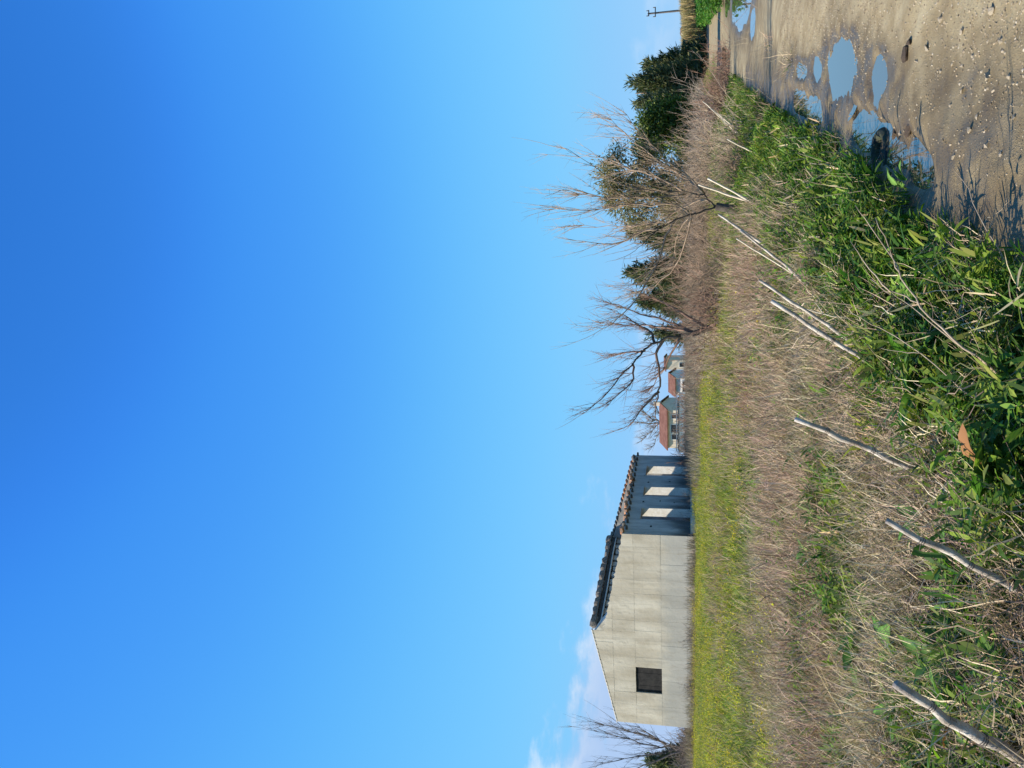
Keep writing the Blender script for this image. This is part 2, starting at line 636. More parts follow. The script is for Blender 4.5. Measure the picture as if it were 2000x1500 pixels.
wetf = math_node(t, 'MULTIPLY', spc.outputs[0], maprange(t, noise(t, gp, 3.5, 4, .6), .25, .6, .55, 1.0), clamp=True)
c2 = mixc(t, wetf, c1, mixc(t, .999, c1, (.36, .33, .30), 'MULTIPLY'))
hgt = math_node(t, 'ADD', math_node(t, 'MULTIPLY', pm, .6), math_node(t, 'MULTIPLY', noise(t, gp, 60, 5, .7), .8))
hgt = math_node(t, 'ADD', hgt, math_node(t, 'MULTIPLY', maprange(t, vo2.outputs['Distance'], .5, .1), .25))
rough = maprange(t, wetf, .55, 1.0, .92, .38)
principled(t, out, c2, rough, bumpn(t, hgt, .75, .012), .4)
M['track'] = m

m, t, out = new_mat('field_soil')
gp = N(t, 'ShaderNodeNewGeometry').outputs['Position']
c = ramp(t, noise(t, gp, 3.0, 6, .7), [(.3, (.05, .045, .022)), (.5, (.085, .085, .035)), (.7, (.14, .12, .06))])
sepp = N(t, 'ShaderNodeSeparateXYZ')
t.links.new(gp, sepp.inputs[0])
far = maprange(t, sepp.outputs[1], 10, 24)
cf = ramp(t, noise(t, gp, .7, 5, .65), [(.3, (.10, .125, .03)), (.5, (.16, .18, .05)), (.7, (.22, .20, .085))])
c = mixc(t, far, c, cf)
principled(t, out, c, .95, bumpn(t, noise(t, gp, 30, 5, .7), .8, .03), .1)
M['soil'] = m

fo = obj('field_ground', submesh('field_ground', ~isroad), M['soil'])
tag(fo, 'wide grassy field rising gently towards the ruined farm building', 'field', kind='structure')
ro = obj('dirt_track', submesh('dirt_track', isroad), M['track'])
tag(ro, 'muddy gravel farm track with puddles beside the weedy verge', 'track', kind='structure')

# water
m, t, out = new_mat('puddle_water')
gp = N(t, 'ShaderNodeNewGeometry').outputs['Position']
p = principled(t, out, (.10, .085, .06), .015, bumpn(t, noise(t, gp, 9, 2, .5), .02, .004), .5)
p.inputs['IOR'].default_value = 1.6
p.inputs['Specular IOR Level'].default_value = .85
M['water'] = m


def water_sheet(cx, cy, a, b, name, label, group=None):
    k = 28
    an = np.linspace(0, 2 * np.pi, k, endpoint=False)
    P = np.array([cx, cy]) + np.outer(np.cos(an) * a, RD) + np.outer(np.sin(an) * b, RN)
    V = np.concatenate([np.column_stack([P, np.zeros(k)]), [[cx, cy, 0]]])
    V[:, 2] = WATER
    T = [(k, i, (i + 1) % k) for i in range(k)]
    V -= np.array([cx, cy, WATER])
    me = mesh_np(name, V, tris=np.array([(a_, c_, b_) for a_, b_, c_ in T]))
    o = obj(name, me, M['water'], loc=(cx, cy, WATER))
    tag(o, label, 'puddle', group, 'structure')
    return o


pl = ['large oval puddle mirroring the blue sky in the middle of the track', 'small puddle nearer the ditch than the large oval one',
      'narrow puddle just beyond the large oval one', 'long puddle stretching along the far bend of the track',
      'small puddle beside the near end of the long far puddle', 'shallow puddle below the green crop', 'thin wet streak in the rut beyond the narrow puddle',
      'shallow wet rut far along the track']
for ip_, ((cx, cy, a, b, d), lb) in enumerate(zip(PUD, pl)):
    wo2 = water_sheet(cx, cy, a * 1.5, b * 1.5, 'puddle', lb)
    wo2.location.z -= .0013 * ip_
# ditch water follows the edge of the track
yy = np.linspace(5.1, 14.2, 50)
V = []
for y_ in yy:
    V += [(xe(y_) - .42, y_, WATER - .024), (xe(y_) + .34, y_, WATER - .024)]
Q = [(2 * i, 2 * i + 1, 2 * i + 3, 2 * i + 2) for i in range(len(yy) - 1)]
o = obj('ditch_water', mesh_np('ditch_water', V, Q), M['water'])
tag(o, 'dark standing water in the ditch between weeds and track', 'water', kind='structure')


# ------------------------------------------------------------------ scattering of uncountable plants
def scatter(name, P, rot, scl, idx, protos, label, cat):
    """one stuff object: geometry nodes place the plant clumps on the points P"""
    me = bpy.data.meshes.new(name)
    me.vertices.add(len(P))
    me.vertices.foreach_set('co', np.asarray(P, np.float32).ravel())
    a = me.attributes.new('rot', 'FLOAT_VECTOR', 'POINT'); a.data.foreach_set('vector', np.asarray(rot, np.float32).ravel())
    a = me.attributes.new('scl', 'FLOAT', 'POINT'); a.data.foreach_set('value', np.asarray(scl, np.float32).ravel())
    a = me.attributes.new('idx', 'INT', 'POINT'); a.data.foreach_set('value', np.asarray(idx, np.int32).ravel())
    o = obj(name, me, None)
    cl = bpy.data.collections.new(name + '_clumps')
    for k, (pm_, mt) in enumerate(protos):
        if len(pm_.materials) == 0:
            pm_.materials.append(mt)
        q = bpy.data.objects.new('clump_%02d' % k, pm_)
        cl.objects.link(q)
    g = bpy.data.node_groups.new(name, 'GeometryNodeTree')
    g.interface.new_socket('Geometry', in_out='INPUT', socket_type='NodeSocketGeometry')
    g.interface.new_socket('Geometry', in_out='OUTPUT', socket_type='NodeSocketGeometry')
    gi = g.nodes.new('NodeGroupInput'); go = g.nodes.new('NodeGroupOutput')
    ci = g.nodes.new('GeometryNodeCollectionInfo')
    ci.inputs['Collection'].default_value = cl
    ci.inputs['Separate Children'].default_value = True
    ci.inputs['Reset Children'].default_value = True
    ip = g.nodes.new('GeometryNodeInstanceOnPoints')
    ip.inputs['Pick Instance'].default_value = True

    def na(nm, ty):
        n = g.nodes.new('GeometryNodeInputNamedAttribute')
        n.data_type = ty
        n.inputs['Name'].default_value = nm
        return n.outputs['Attribute']
    e2r = g.nodes.new('FunctionNodeEulerToRotation')
    g.links.new(na('rot', 'FLOAT_VECTOR'), e2r.inputs[0])
    g.links.new(gi.outputs[0], ip.inputs['Points'])
    g.links.new(ci.outputs[0], ip.inputs['Instance'])
    g.links.new(na('idx', 'INT'), ip.inputs['Instance Index'])
    g.links.new(e2r.outputs[0], ip.inputs['Rotation'])
    g.links.new(na('scl', 'FLOAT'), ip.inputs['Scale'])
    g.links.new(ip.outputs[0], go.inputs[0])
    md = o.modifiers.new('scatter', 'NODES')
    md.node_group = g
    tag(o, label, cat, kind='stuff')
    return o


def wedge(n, y1, y2, half=.56, pad=.5):
    y = np.sqrt(rng.uniform(0, 1, n) * (y2 ** 2 - y1 ** 2) + y1 ** 2)
    x = rng.uniform(-1, 1, n) * (half * y + pad)
    return x, y


def place(x, y, w, nproto, smin, smax, tilt=.15, dz=0.0):
    k = rng.uniform(0, 1, len(x)) < w
    x, y = x[k], y[k]
    P = np.stack([x, y, H(x, y) + dz], 1)
    rot = np.stack([rng.normal(0, tilt, len(x)), rng.normal(0, tilt, len(x)), rng.uniform(0, 6.283, len(x))], 1)
    return P, rot, rng.uniform(smin, smax, len(x)), rng.integers(0, nproto, len(x))


GRN = [(.08, .165, .016), (.11, .205, .02), (.14, .235, .028), (.055, .12, .018), (.17, .245, .04), (.19, .22, .05), (.06, .125, .03)]
STRAW = [(.54, .43, .27), (.44, .34, .22), (.38, .28, .19), (.62, .52, .35), (.33, .235, .18), (.46, .33, .24), (.24, .175, .12)]
FIELD = [(.155, .215, .03), (.20, .25, .04), (.125, .185, .028), (.28, .285, .06), (.32, .29, .09), (.10, .165, .028), (.24, .255, .05), (.34, .29, .12)]
GREY = [(.24, .19, .15), (.30, .245, .195), (.19, .15, .12), (.35, .29, .22)]


def clump(*parts):
    b = MB()
    for V, Q, C in parts:
        b.add(V, Q, None, C)
    return b.mesh('clump')


green_cl = []
for k in range(9):
    if k < 4:
        green_cl.append((clump(blades(30, (.08, .22), (.009, .017), .10, (.1, .8), (.5, 2.0), 4, GRN),
                               blades(3, (.2, .34), (.008, .014), .07, (.05, .6), (.6, 1.7), 5, GRN),
                               blades(2, (.06, .16), (.003, .006), .10, (.6, 1.5), (-.2, .6), 3, STRAW, zr=.1)), M['grass']))
    elif k < 8:
        green_cl.append((clump(blades(46, (.05, .13), (.012, .024), .11, (.4, 1.6), (-.2, 1.0), 3, GRN, zr=.17),
                               blades(10, (.08, .2), (.008, .013), .10, (.1, .8), (.4, 1.6), 4, GRN)), M['grass']))
    else:
        green_cl.append((clump(blades(30, (.05, .13), (.008, .018), .11, (.4, 1.6), (-.2, 1.0), 3, GRN[3:] + STRAW[:3], zr=.12),
                               blades(12, (.05, .18), (.004, .008), .10, (.6, 1.5), (-.2, .6), 3, STRAW, zr=.1)), M['grass']))


def broad(nl, L, W, cols, lift=(.25, 1.0), lobed=True):
    b = MB()
    for i in range(nl):
        l = rng.uniform(*L); w = l * rng.uniform(*W)
        prof = [.15, .55, .4, .8, .55, .95, .6, .75, .3] if lobed else None
        V, Q = leaf_shape(l, w, 8 if lobed else 5, .3, rng.uniform(.3, 1.2), .08, .08, prof)
        e = Euler((rng.normal(0, .25), -rng.uniform(*lift), rng.uniform(0, 6.283)), 'XYZ').to_matrix()
        V = V @ np.array(e).T + np.array([rng.normal(0, .015), rng.normal(0, .015), 0])
        c = np.array(cols[rng.integers(0, len(cols))]) * rng.uniform(.8, 1.2)
        b.add(V, Q, None, c)
    return b.mesh('clump')


weed_cl = [(broad(10, (.05, .14), (.28, .42), GRN[:6], lobed=k % 2 == 0), M['weed']) for k in range(6)]
# little leafy stems (chickweed, cleavers): many small leaves on short stems
for k in range(4):
    b = MB()
    for st in range(9):
        a0 = rng.uniform(0, 6.28); le = rng.uniform(.12, .32); ln = rng.uniform(.1, .9)
        for j in range(9):
            tt = (j + 1) / 9 * le
            px = np.array([math.cos(a0) * math.sin(ln) * tt, math.sin(a0) * math.sin(ln) * tt, math.cos(ln) * tt])
            V, Q = leaf_shape(rng.uniform(.025, .055), rng.uniform(.012, .02), 2, .2, .5)
            e = np.array(Euler((0, -rng.uniform(-.2, .9), rng.uniform(0, 6.28))).to_matrix())
            b.add(V @ e.T + px, Q, None, np.array(GRN[rng.integers(0, 6)]) * rng.uniform(.8, 1.3))
    weed_cl.append((b.mesh('clump'), M['weed']))

dry_cl = []
for k in range(8):
    dry_cl.append((clump(blades(56, (.06, .24), (.0032, .0062), .15, (.5, 1.75), (-.5, .8), 4, STRAW, kink=.55, zr=.13),
                         blades(8, (.2, .42), (.003, .0055), .10, (.2, 1.2), (-.2, .9), 4, STRAW, kink=.3),
                         blades(9 if k % 2 else 3, (.04, .13), (.006, .013), .13, (.4, 1.4), (.0, 1.0), 3, GRN, zr=.06)), M['dry']))
stalk_cl = []
for k in range(5):
    stalk_cl.append((clump(blades(4, (.35, .85), (.003, .005), .22, (.3, .8), (-.2, .3), 4, STRAW + GREY, az=(0.0, .5), kink=.08)), M['dry']))
field_cl = []
for k in range(6):
    field_cl.append((clump(blades(26, (.10, .26), (.010, .018), .22, (.1, .8), (.2, 1.2), 3, FIELD),
                           blades(5, (.12, .30), (.004, .008), .22, (.2, 1.1), (.0, .8), 3, STRAW, kink=.2)), M['grass']))
flower_cl = []
for k in range(4):
    b = MB()
    for i in range(22):
        p0 = np.array([rng.normal(0, .20), rng.normal(0, .20), rng.uniform(.10, .24)])
        r_ = rng.uniform(.009, .018)
        an = np.arange(5) * 1.2566 + rng.uniform(0, 1)
        V = np.concatenate([[p0], p0 + np.stack([np.cos(an) * r_, np.sin(an) * r_, np.full(5, r_ * .5) + rng.normal(0, r_ * .3, 5)], 1)])
        b.add(V, None, [(0, i_ + 1, (i_ + 1) % 5 + 1) for i_ in range(5)], np.array((.62, .50, .03)) * rng.uniform(.8, 1.1))
    flower_cl.append((b.mesh('clump'), M['flower']))
dead_cl = []
for k in range(5):
    dead_cl.append((clump(blades(22, (.3, .75), (.010, .018), .28, (.05, .5), (-.2, .6), 3, GREY, kink=.2),
                          blades(22, (.1, .35), (.008, .014), .3, (.3, 1.2), (-.2, .6), 3, GREY, kink=.3, zoff=.12)), M['dry']))
reed_cl = []
REED = [(.42, .33, .17), (.36, .27, .13), (.48, .39, .22), (.30, .24, .11), (.27, .26, .10)]
for k in range(5):
    reed_cl.append((clump(blades(46, (1.2, 2.1), (.03, .055), .55, (.0, .22), (.0, .5), 4, REED)), M['dry']))
crop_cl = []
CROP = [(.06, .17, .02), (.085, .21, .025), (.05, .13, .02), (.13, .24, .04)]
for k in range(5):
    b = MB()
    for i in range(60):
        V, Q = leaf_shape(rng.uniform(.14, .28), rng.uniform(.07, .12), 3, .25, .8)
        e = np.array(Euler((rng.normal(0, .3), -rng.uniform(-.3, 1.1), rng.uniform(0, 6.28))).to_matrix())
        h_ = rng.uniform(.05, .85)
        b.add(V @ e.T + np.array([rng.normal(0, .22), rng.normal(0, .22), h_]), Q, None, np.array(CROP[rng.integers(0, 4)]) * rng.uniform(.8, 1.2))
    crop_cl.append((b.mesh('clump'), M['weed']))

# --- zones
def zones(x, y):
    s = x - xe(y)
    pn = fbm(x * .75, y * .75, 41, 3)
    pn2 = fbm(x * 1.9, y * 1.9, 51, 3)
    yb = np.interp(x, [-9, -6, -3, 3], [6.5, 7.6, 10.5, 15.0]) + 6 * (fbm(x * .5, y * .5, 61) - .5)
    field = smooth(yb - 3.2, yb + 3.6, y + 8.0 * (fbm(x * 2.1, y * 2.1, 66, 2) - .5))
    verge = smooth(-.16, -.40, s)
    wl_ = np.interp(y, [0, 11, 18, 40], [0, 0, 1.6, 2.5])
    lush = verge * (1 - smooth(-1.05, -1.75, s + wl_ + (.9 + wl_) * (pn2 - .5)))
    dry = verge * smooth(-.85, -1.6, s + wl_ + (1.0 + wl_) * (pn2 - .5)) * (1 - field)
    green_patch = verge * (1 - lush) * smooth(.57, .67, pn)
    return s, pn, pn2, field, verge, lush, dry, green_patch


# lush green verge
x, y = wedge(30000, 3.2, 27)
s, pn, pn2, field, verge, lush, dry, gpat = zones(x, y)
dens = np.where(y < 9, 1.0, .8)
P, R_, S_, I_ = place(x, y, (lush + .8 * gpat * (1 - field) + .10 * dry) * dens, len(green_cl), .8, 1.35)
scatter('verge_grass', P, R_, S_, I_, green_cl, 'lush green grass crowding the verge between fence posts and track', 'grass')
x, y = wedge(11000, 3.2, 22)
s, pn, pn2, field, verge, lush, dry, gpat = zones(x, y)
P, R_, S_, I_ = place(x, y, (.8 * lush * smooth(.35, .6, pn2) + .7 * gpat * (1 - field)) * 1.0, len(weed_cl), .8, 1.5, .2, .02)
scatter('broadleaf_weeds', P, R_, S_, I_, weed_cl, 'low broad leafed green weeds mixed into verge and dry grass', 'weeds')
# dry tangle
x, y = wedge(25000, 3.2, 24)
s, pn, pn2, field, verge, lush, dry, gpat = zones(x, y)
P, R_, S_, I_ = place(x, y, dry * (1 - .75 * gpat) + .05 * lush + .10 * field * smooth(.45, .6, pn2) * (1 - smooth(12, 18, y)), len(dry_cl), .8, 1.4, .25)
scatter('dry_grass', P, R_, S_, I_, dry_cl, 'tangled straw coloured dead grass along the broken fence', 'dry grass')
x, y = wedge(1900, 3.9, 24)
s, pn, pn2, field, verge, lush, dry, gpat = zones(x, y)
P, R_, S_, I_ = place(x, y, dry * .55 + .012 * lush + .12 * field, len(stalk_cl), .7, 1.15, .1)
R_[:, 2] = rng.normal(0.1, .5, len(R_))
scatter('dead_stalks', P, R_, S_, I_, stalk_cl, 'thin pale dead stalks leaning towards the track', 'stalks')
RED = [(.40, .25, .185), (.33, .205, .155), (.46, .31, .23), (.27, .17, .135), (.50, .38, .28)]
red_cl = []
for k in range(6):
    red_cl.append((clump(blades(34, (.18, .5), (.0035, .0065), .16, (.1, 1.0), (-.4, .8), 5, RED, kink=.45),
                         blades(44, (.05, .16), (.003, .006), .22, (.3, 1.6), (-.4, .6), 3, RED, kink=.5, zr=.34)), M['dry']))
x, y = wedge(9500, 5.5, 24)
s, pn, pn2, field, verge, lush, dry, gpat = zones(x, y)
P, R_, S_, I_ = place(x, y, smooth(5.5, 9, y) * verge * (1 - lush) * (1 - .92 * field) * smooth(.34, .55, fbm(x * .45, y * .6, 83)) * (.25 + .75 * smooth(.42, .58, pn2)), len(red_cl), .55, 1.5, .3)
scatter('brown_dead_weeds', P, R_, S_, I_, red_cl, 'reddish brown tangle of dead weeds between the posts and the green field', 'dead weeds')
# flowering field
x, y = wedge(30000, 6, 60, .6)
s, pn, pn2, field, verge, lush, dry, gpat = zones(x, y)
lim = (s < -1.2)
P, R_, S_, I_ = place(x, y, (field + .35 * (1 - field) * smooth(.44, .58, pn2) * smooth(6, 9, y)) * lim, len(field_cl), .7, 1.3)
S_ = S_ * np.interp(P[:, 1], [30, 38], [1, .72])
scatter('field_grass', P, R_, S_, I_, field_cl, 'short yellow green grass covering the field before the ruin', 'grass')
x, y = wedge(7500, 7, 46, .6)
s, pn, pn2, field, verge, lush, dry, gpat = zones(x, y)
P, R_, S_, I_ = place(x, y, field * (s < -2) * smooth(.42, .6, fbm(x * .35, y * .8, 77)) * (x < 2), len(flower_cl), .8, 1.3)
scatter('yellow_flowers', P, R_, S_, I_, flower_cl, 'tiny yellow wildflowers dotted through the field grass', 'flowers')
# dead weeds behind the field and at the foot of the ruin
x, y = wedge(14000, 26, 66, .6)
s = x - xe(y)
gu = (x + 7.822) * math.cos(.306) - (y - 42) * math.sin(.306); gv = (x + 7.822) * math.sin(.306) + (y - 42) * math.cos(.306)
w = (gu > -12.6) * (gu < .3) * (gv < -.1) * (gv > -1.5) * 1.0 + smooth(0, 1, (y - 44) / 3) * (x > -30) * (s < -2.5) * .8 + (s < -2) * smooth(31, 36, y) * smooth(-6, -1, x) * .6
P, R_, S_, I_ = place(x, y, w, len(dead_cl), .7, 1.15)
scatter('dead_weeds', P, R_, S_, I_, dead_cl, 'grey brown dead weeds in a band across the back of the field', 'dead weeds')

# green crop and reeds to the right of the far track
x = rng.uniform(14, 60, 12000); y = rng.uniform(31, 68, 12000)
s = x - xe(y)
w = (s > 2.5) * (s < 14) * (x < .62 * y) * (y > 36)
P, R_, S_, I_ = place(x, y, w, len(crop_cl), .7, 1.1)
scatter('green_crop', P, R_, S_, I_, crop_cl, 'leafy green crop growing beside the far bend of the track', 'crop')
x = rng.uniform(24, 66, 5200); y = rng.uniform(70, 80, 5200)
P, R_, S_, I_ = place(x, y, (x - xe(y) > -5) * 1.0, len(reed_cl), .9, 1.15, .05)
scatter('reed_bed', P, R_, S_, I_, reed_cl, 'tall tan reeds closing the view beyond the green crop', 'reeds')

# gravel on the track
peb_cl = []
for k in range(6):
    v = rng.normal(size=(14, 3)); v /= np.linalg.norm(v, axis=1, keepdims=True)
    import bmesh
    bm = bmesh.new()
    for q in v * np.array([1, rng.uniform(.6, .95), rng.uniform(.4, .65)]):
        bm.verts.new(q)
    bmesh.ops.convex_hull(bm, input=bm.verts)
    pm_ = bpy.data.meshes.new('clump'); bm.to_mesh(pm_); bm.free()
    peb_cl.append(pm_)
m, t, out = new_mat('gravel_stone')
oi = N(t, 'ShaderNodeObjectInfo')
c = ramp(t, oi.outputs['Random'], [(0, (.16, .12, .075)), (.5, (.28, .22, .145)), (.9, (.37, .305, .215)), (1, (.47, .40, .30))])
principled(t, out, c, .8, None, .3)
M['gravel'] = m
x = rng.uniform(.6, 6.5, 120000); y = 3.8 + 10 * rng.uniform(0, 1, 120000) ** 1.2
s = x - xe(y)
gz = smooth(.32, .60, fbm(x * 1.1, y * 1.1, 91, 3))
w = (s > .12) * (x < .55 * y + .4) * (.16 + .84 * gz * smooth(.1, 1.0, s)) * .5 * (puddle_f(x, y) < .15)
P, R_, S_, I_ = place(x, y, w, 6, .0035, .011, .3, .001)
S_ = .003 + .009 * rng.uniform(0, 1, len(S_)) ** 2.6
scatter('gravel', P, R_, S_, I_, [(p_, M['gravel']) for p_ in peb_cl], 'loose pale gravel strewn over the muddy track', 'gravel')

# ------------------------------------------------------------------ single stones on the track
stones = [(1841, 36, .05), (1943, 20, .055), (1814, 93, .05), (1934, 148, .05), (1881, 177, .035), (1907, 254, .045), (1941, 282, .035),
          (1974, 150, .03), (1916, 228, .03), (1874, 306, .035), (1838, 140, .028), (1795, 120, .03), (1960, 80, .04), (1885, 60, .04), (1988, 230, .03),
          (1758, 260, .04), (1776, 285, .035), (1712, 262, .035), (1860, 205, .03), (1900, 110, .028), (1725, 115, .03), (1730, 100, .026), (1965, 300, .03)]
for i, (px, py, r_) in enumerate(stones):
    d = at(px, py, 1.0) - np.array([0, 0, EYE])
    k = -EYE / d[2]
    X, Y = d[0] * k, d[1] * k
    me = peb_cl[i % 6].copy()
    me.materials.clear()
    o = obj('stone', me, M['stone'], loc=(X, Y, float(H(X, Y)) + r_ * .15), rot=(rng.normal(0, .2), rng.normal(0, .2), rng.uniform(0, 6)))
    o.scale = (r_ * .55,) * 3
    tag(o, 'fist sized or smaller pale stone bedded in the muddy track', 'stone', 'loose stones bedded in the track')
for i, (px, py, r_) in enumerate([(1775, 104, .07), (1783, 82, .05), (1772, 255, .07), (1742, 262, .06)]):
    d = at(px, py, 1.0) - np.array([0, 0, EYE]); k = -EYE / d[2]
    X, Y = d[0] * k, d[1] * k
    me = peb_cl[(i + 2) % 6].copy(); me.materials.clear()
    o = obj('mud_clod', me, M['clod'], loc=(X, Y, float(H(X, Y)) + .012), rot=(0, 0, rng.uniform(0, 6)))
    o.scale = (r_, r_ * .8, r_ * .6)
    tag(o, 'dark wet lump of mud thrown up on the track', 'mud clod', 'mud clods on the track')

# old tyre half sunk in the ditch
cx, cy = xe(7.0) - .10, 7.0
b = MB()
an = np.linspace(0, 2 * np.pi, 40, endpoint=False)
ring = []
for a_ in an:
    for q in np.linspace(0, 2 * np.pi, 10, endpoint=False):
        rr = .155 + .045 * math.cos(q) + (.004 if int(a_ * 20) % 2 else 0) * math.cos(q)
        ring.append((math.cos(a_) * rr, math.sin(a_) * rr, .06 * math.sin(q)))
n1 = 40; n2 = 10
Q = [(i * n2 + j, ((i + 1) % n1) * n2 + j, ((i + 1) % n1) * n2 + (j + 1) % n2, i * n2 + (j + 1) % n2) for i in range(n1) for j in range(n2)]
b.add(ring, Q)
o = b.build('old_tyre', M['rubber'], smooth_sh=True, loc=(cx, cy, WATER - .05), rot=(.10, -.10, 0))
tag(o, 'dark mossy tyre lying half sunk in the ditch water', 'tyre')
# ------------------------------------------------------------------ ruined farm building
PHI = .306
W_, L_ = 11.9, 10.7
ZB = 1.10
EAVE_R, EAVE_L, RIDGE = 3.82, 4.35, 5.57
ruin = empty('ruined_building', (-7.822, 42.0, ZB), -PHI)
tag(ruin, 'roofless concrete farm ruin with blank gable and three doorways in its shaded side', 'building')


def mat_gable():
    m, t, out = new_mat('gable_render')
    tc = N(t, 'ShaderNodeTexCoord').outputs['Object']
    oi = N(t, 'ShaderNodeObjectInfo')
    sx = N(t, 'ShaderNodeSeparateXYZ'); t.links.new(tc, sx.inputs[0])
    mp = N(t, 'ShaderNodeMapping'); mp.inputs['Scale'].default_value = (1, 1, .35); t.links.new(tc, mp.inputs[0])
    base = mixc(t, maprange(t, noise(t, mp.outputs[0], 1.3, 8, .62), .32, .70), (.42, .36, .27), (.63, .565, .455))
    # grey damp band in the lower courses, with an uneven edge
    zz = math_node(t, 'ADD', sx.outputs[2], math_node(t, 'MULTIPLY', noise(t, tc, .9, 5, .6), 1.4))
    base = mixc(t, maprange(t, zz, 2.9, 1.9, 0, .75), base, (.36, .35, .315))
    base = mixc(t, maprange(t, noise(t, mp.outputs[0], 2.6, 9, .76), .50, .72, 0, .7), base, (.29, .25, .19))
    mp2 = N(t, 'ShaderNodeMapping'); mp2.inputs['Scale'].default_value = (3.2, 1, .16); t.links.new(tc, mp2.inputs[0])
    base = mixc(t, maprange(t, noise(t, mp2.outputs[0], 1.1, 8, .7), .50, .72, 0, .55), base, (.30, .27, .22))
    zs = math_node(t, 'ADD', sx.outputs[2], math_node(t, 'MULTIPLY', noise(t, tc, 2.2, 6, .7), 1.3))
    base = mixc(t, maprange(t, zs, 1.25, .55, 0, .75), base, (.20, .175, .14))
    v = maprange(t, oi.outputs['Random'], 0, 1, .93, 1.05, False)
    base = mixc(t, .999, base, N2c(t, v), 'MULTIPLY')
    hb = math_node(t, 'ADD', noise(t, tc, 2.5, 5, .6), math_node(t, 'MULTIPLY', noise(t, tc, 22, 4, .6), .12))
    principled(t, out, base, .93, bumpn(t, hb, .35, .05), .15)
    return m


def N2c(t, v):
    c = N(t, 'ShaderNodeCombineColor')
    for i in range(3):
        t.links.new(v, c.inputs[i])
    return c.outputs[0]


def mat_facade():
    m, t, out = new_mat('stained_grey_render')
    tc = N(t, 'ShaderNodeTexCoord').outputs['Object']
    sx = N(t, 'ShaderNodeSeparateXYZ'); t.links.new(tc, sx.inputs[0])
    mp = N(t, 'ShaderNodeMapping'); mp.inputs['Scale'].default_value = (1, 1, .25); t.links.new(tc, mp.inputs[0])
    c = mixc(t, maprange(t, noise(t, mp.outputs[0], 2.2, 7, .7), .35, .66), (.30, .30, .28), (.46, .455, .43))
    # damp and soot rising from the ground in ragged tongues
    zz = math_node(t, 'ADD', sx.outputs[2], math_node(t, 'MULTIPLY', math_node(t, 'SUBTRACT', noise(t, mp.outputs[0], 1.3, 6, .7), .5), 3.2))
    c = mixc(t, maprange(t, zz, 2.0, .4, 0, .9), c, (.055, .05, .045))
    c = mixc(t, maprange(t, noise(t, mp.outputs[0], 4.5, 6, .75), .56, .72, 0, .7), c, (.12, .115, .10))
    principled(t, out, c, .93, bumpn(t, noise(t, tc, 7, 7, .7), .6, .04), .15)
    return m


M['gable'] = mat_gable()
M['joint'] = mat_mix('mortar_joint', (.36, .315, .245), (.58, .53, .44), 2, bump=.5)
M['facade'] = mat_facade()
M['reveal'] = mat_mix('sunlit_reveal', (.70, .64, .54), (.82, .77, .68), 4, bump=.3)  # sunlight on the far door jambs painted in as a whiter colour
M['ruin_in'] = mat_mix('inner_wall', (.22, .21, .19), (.34, .32, .29), 2, bump=.4)
M['tile'] = mat_mix('terracotta', (.42, .17, .08), (.55, .28, .15), 5, bump=.5, c3=(.30, .22, .16), scale3=3)
M['oldtile'] = mat_mix('grey_old_tile', (.12, .105, .09), (.21, .18, .15), 6, bump=.6)
M['beam'] = mat_mix('old_beam', (.08, .06, .045), (.15, .12, .09), 8, bump=.6)
M['plinth'] = mat_mix('plinth_concrete', (.45, .42, .36), (.6, .56, .48), 4, bump=.5)
M['black'] = mat_mix('painted_shade_black', (.03, .03, .028), (.06, .055, .05), 3, bump=.4)  # near-black standing in for shade under the ridge and in wall pockets
M['room_shade'] = mat_mix('room_shade_black', (.018, .017, .017), (.035, .032, .03), 5, bump=.3)  # near-black colour for the unlit room behind the gable window


def rake(x):
    """height of the front gable wall top at local x (0 right corner .. -W)"""
    h = W_ / 2
    if x > -h:
        return EAVE_R + (5.0 - EAVE_R) * (-x / h) ** 1.08
    return RIDGE - (RIDGE - EAVE_L) * ((-x - h) / h)


def prism(mb, poly, y0, y1):
    """polygon in the XZ plane extruded along Y"""
    n = len(poly)
    V = [(x, y0, z) for x, z in poly] + [(x, y1, z) for x, z in poly]
    T = [(0, i, i + 1) for i in range(1, n - 1)] + [(n, n + i + 1, n + i) for i in range(1, n - 1)]
    Q = [(i, (i + 1) % n + 0, (i + 1) % n + n, i + n) for i in range(n)]
    Q = [(i, i + n, (i + 1) % n + n, (i + 1) % n) for i in range(n)]
    mb.add(V, Q, T)


# core of the gable wall, in four pieces round the window
WX0, WX1, WZ0, WZ1 = -9.80, -8.15, 1.83, 3.25
b = MB()
top_pts = [(x, rake(x) - .05) for x in np.linspace(-W_ + .04, -.04, 29)]


def core(xa, xb, z0=None, z1=None):
    xs = np.linspace(xa, xb, 9)
    lo = [(xa, -.15 if z0 is None else z0), (xb, -.15 if z0 is None else z0)]
    hi = [(x, (rake(x) - .05) if z1 is None else z1) for x in xs[::-1]]
    prism(b, lo + hi, .0055, .50)


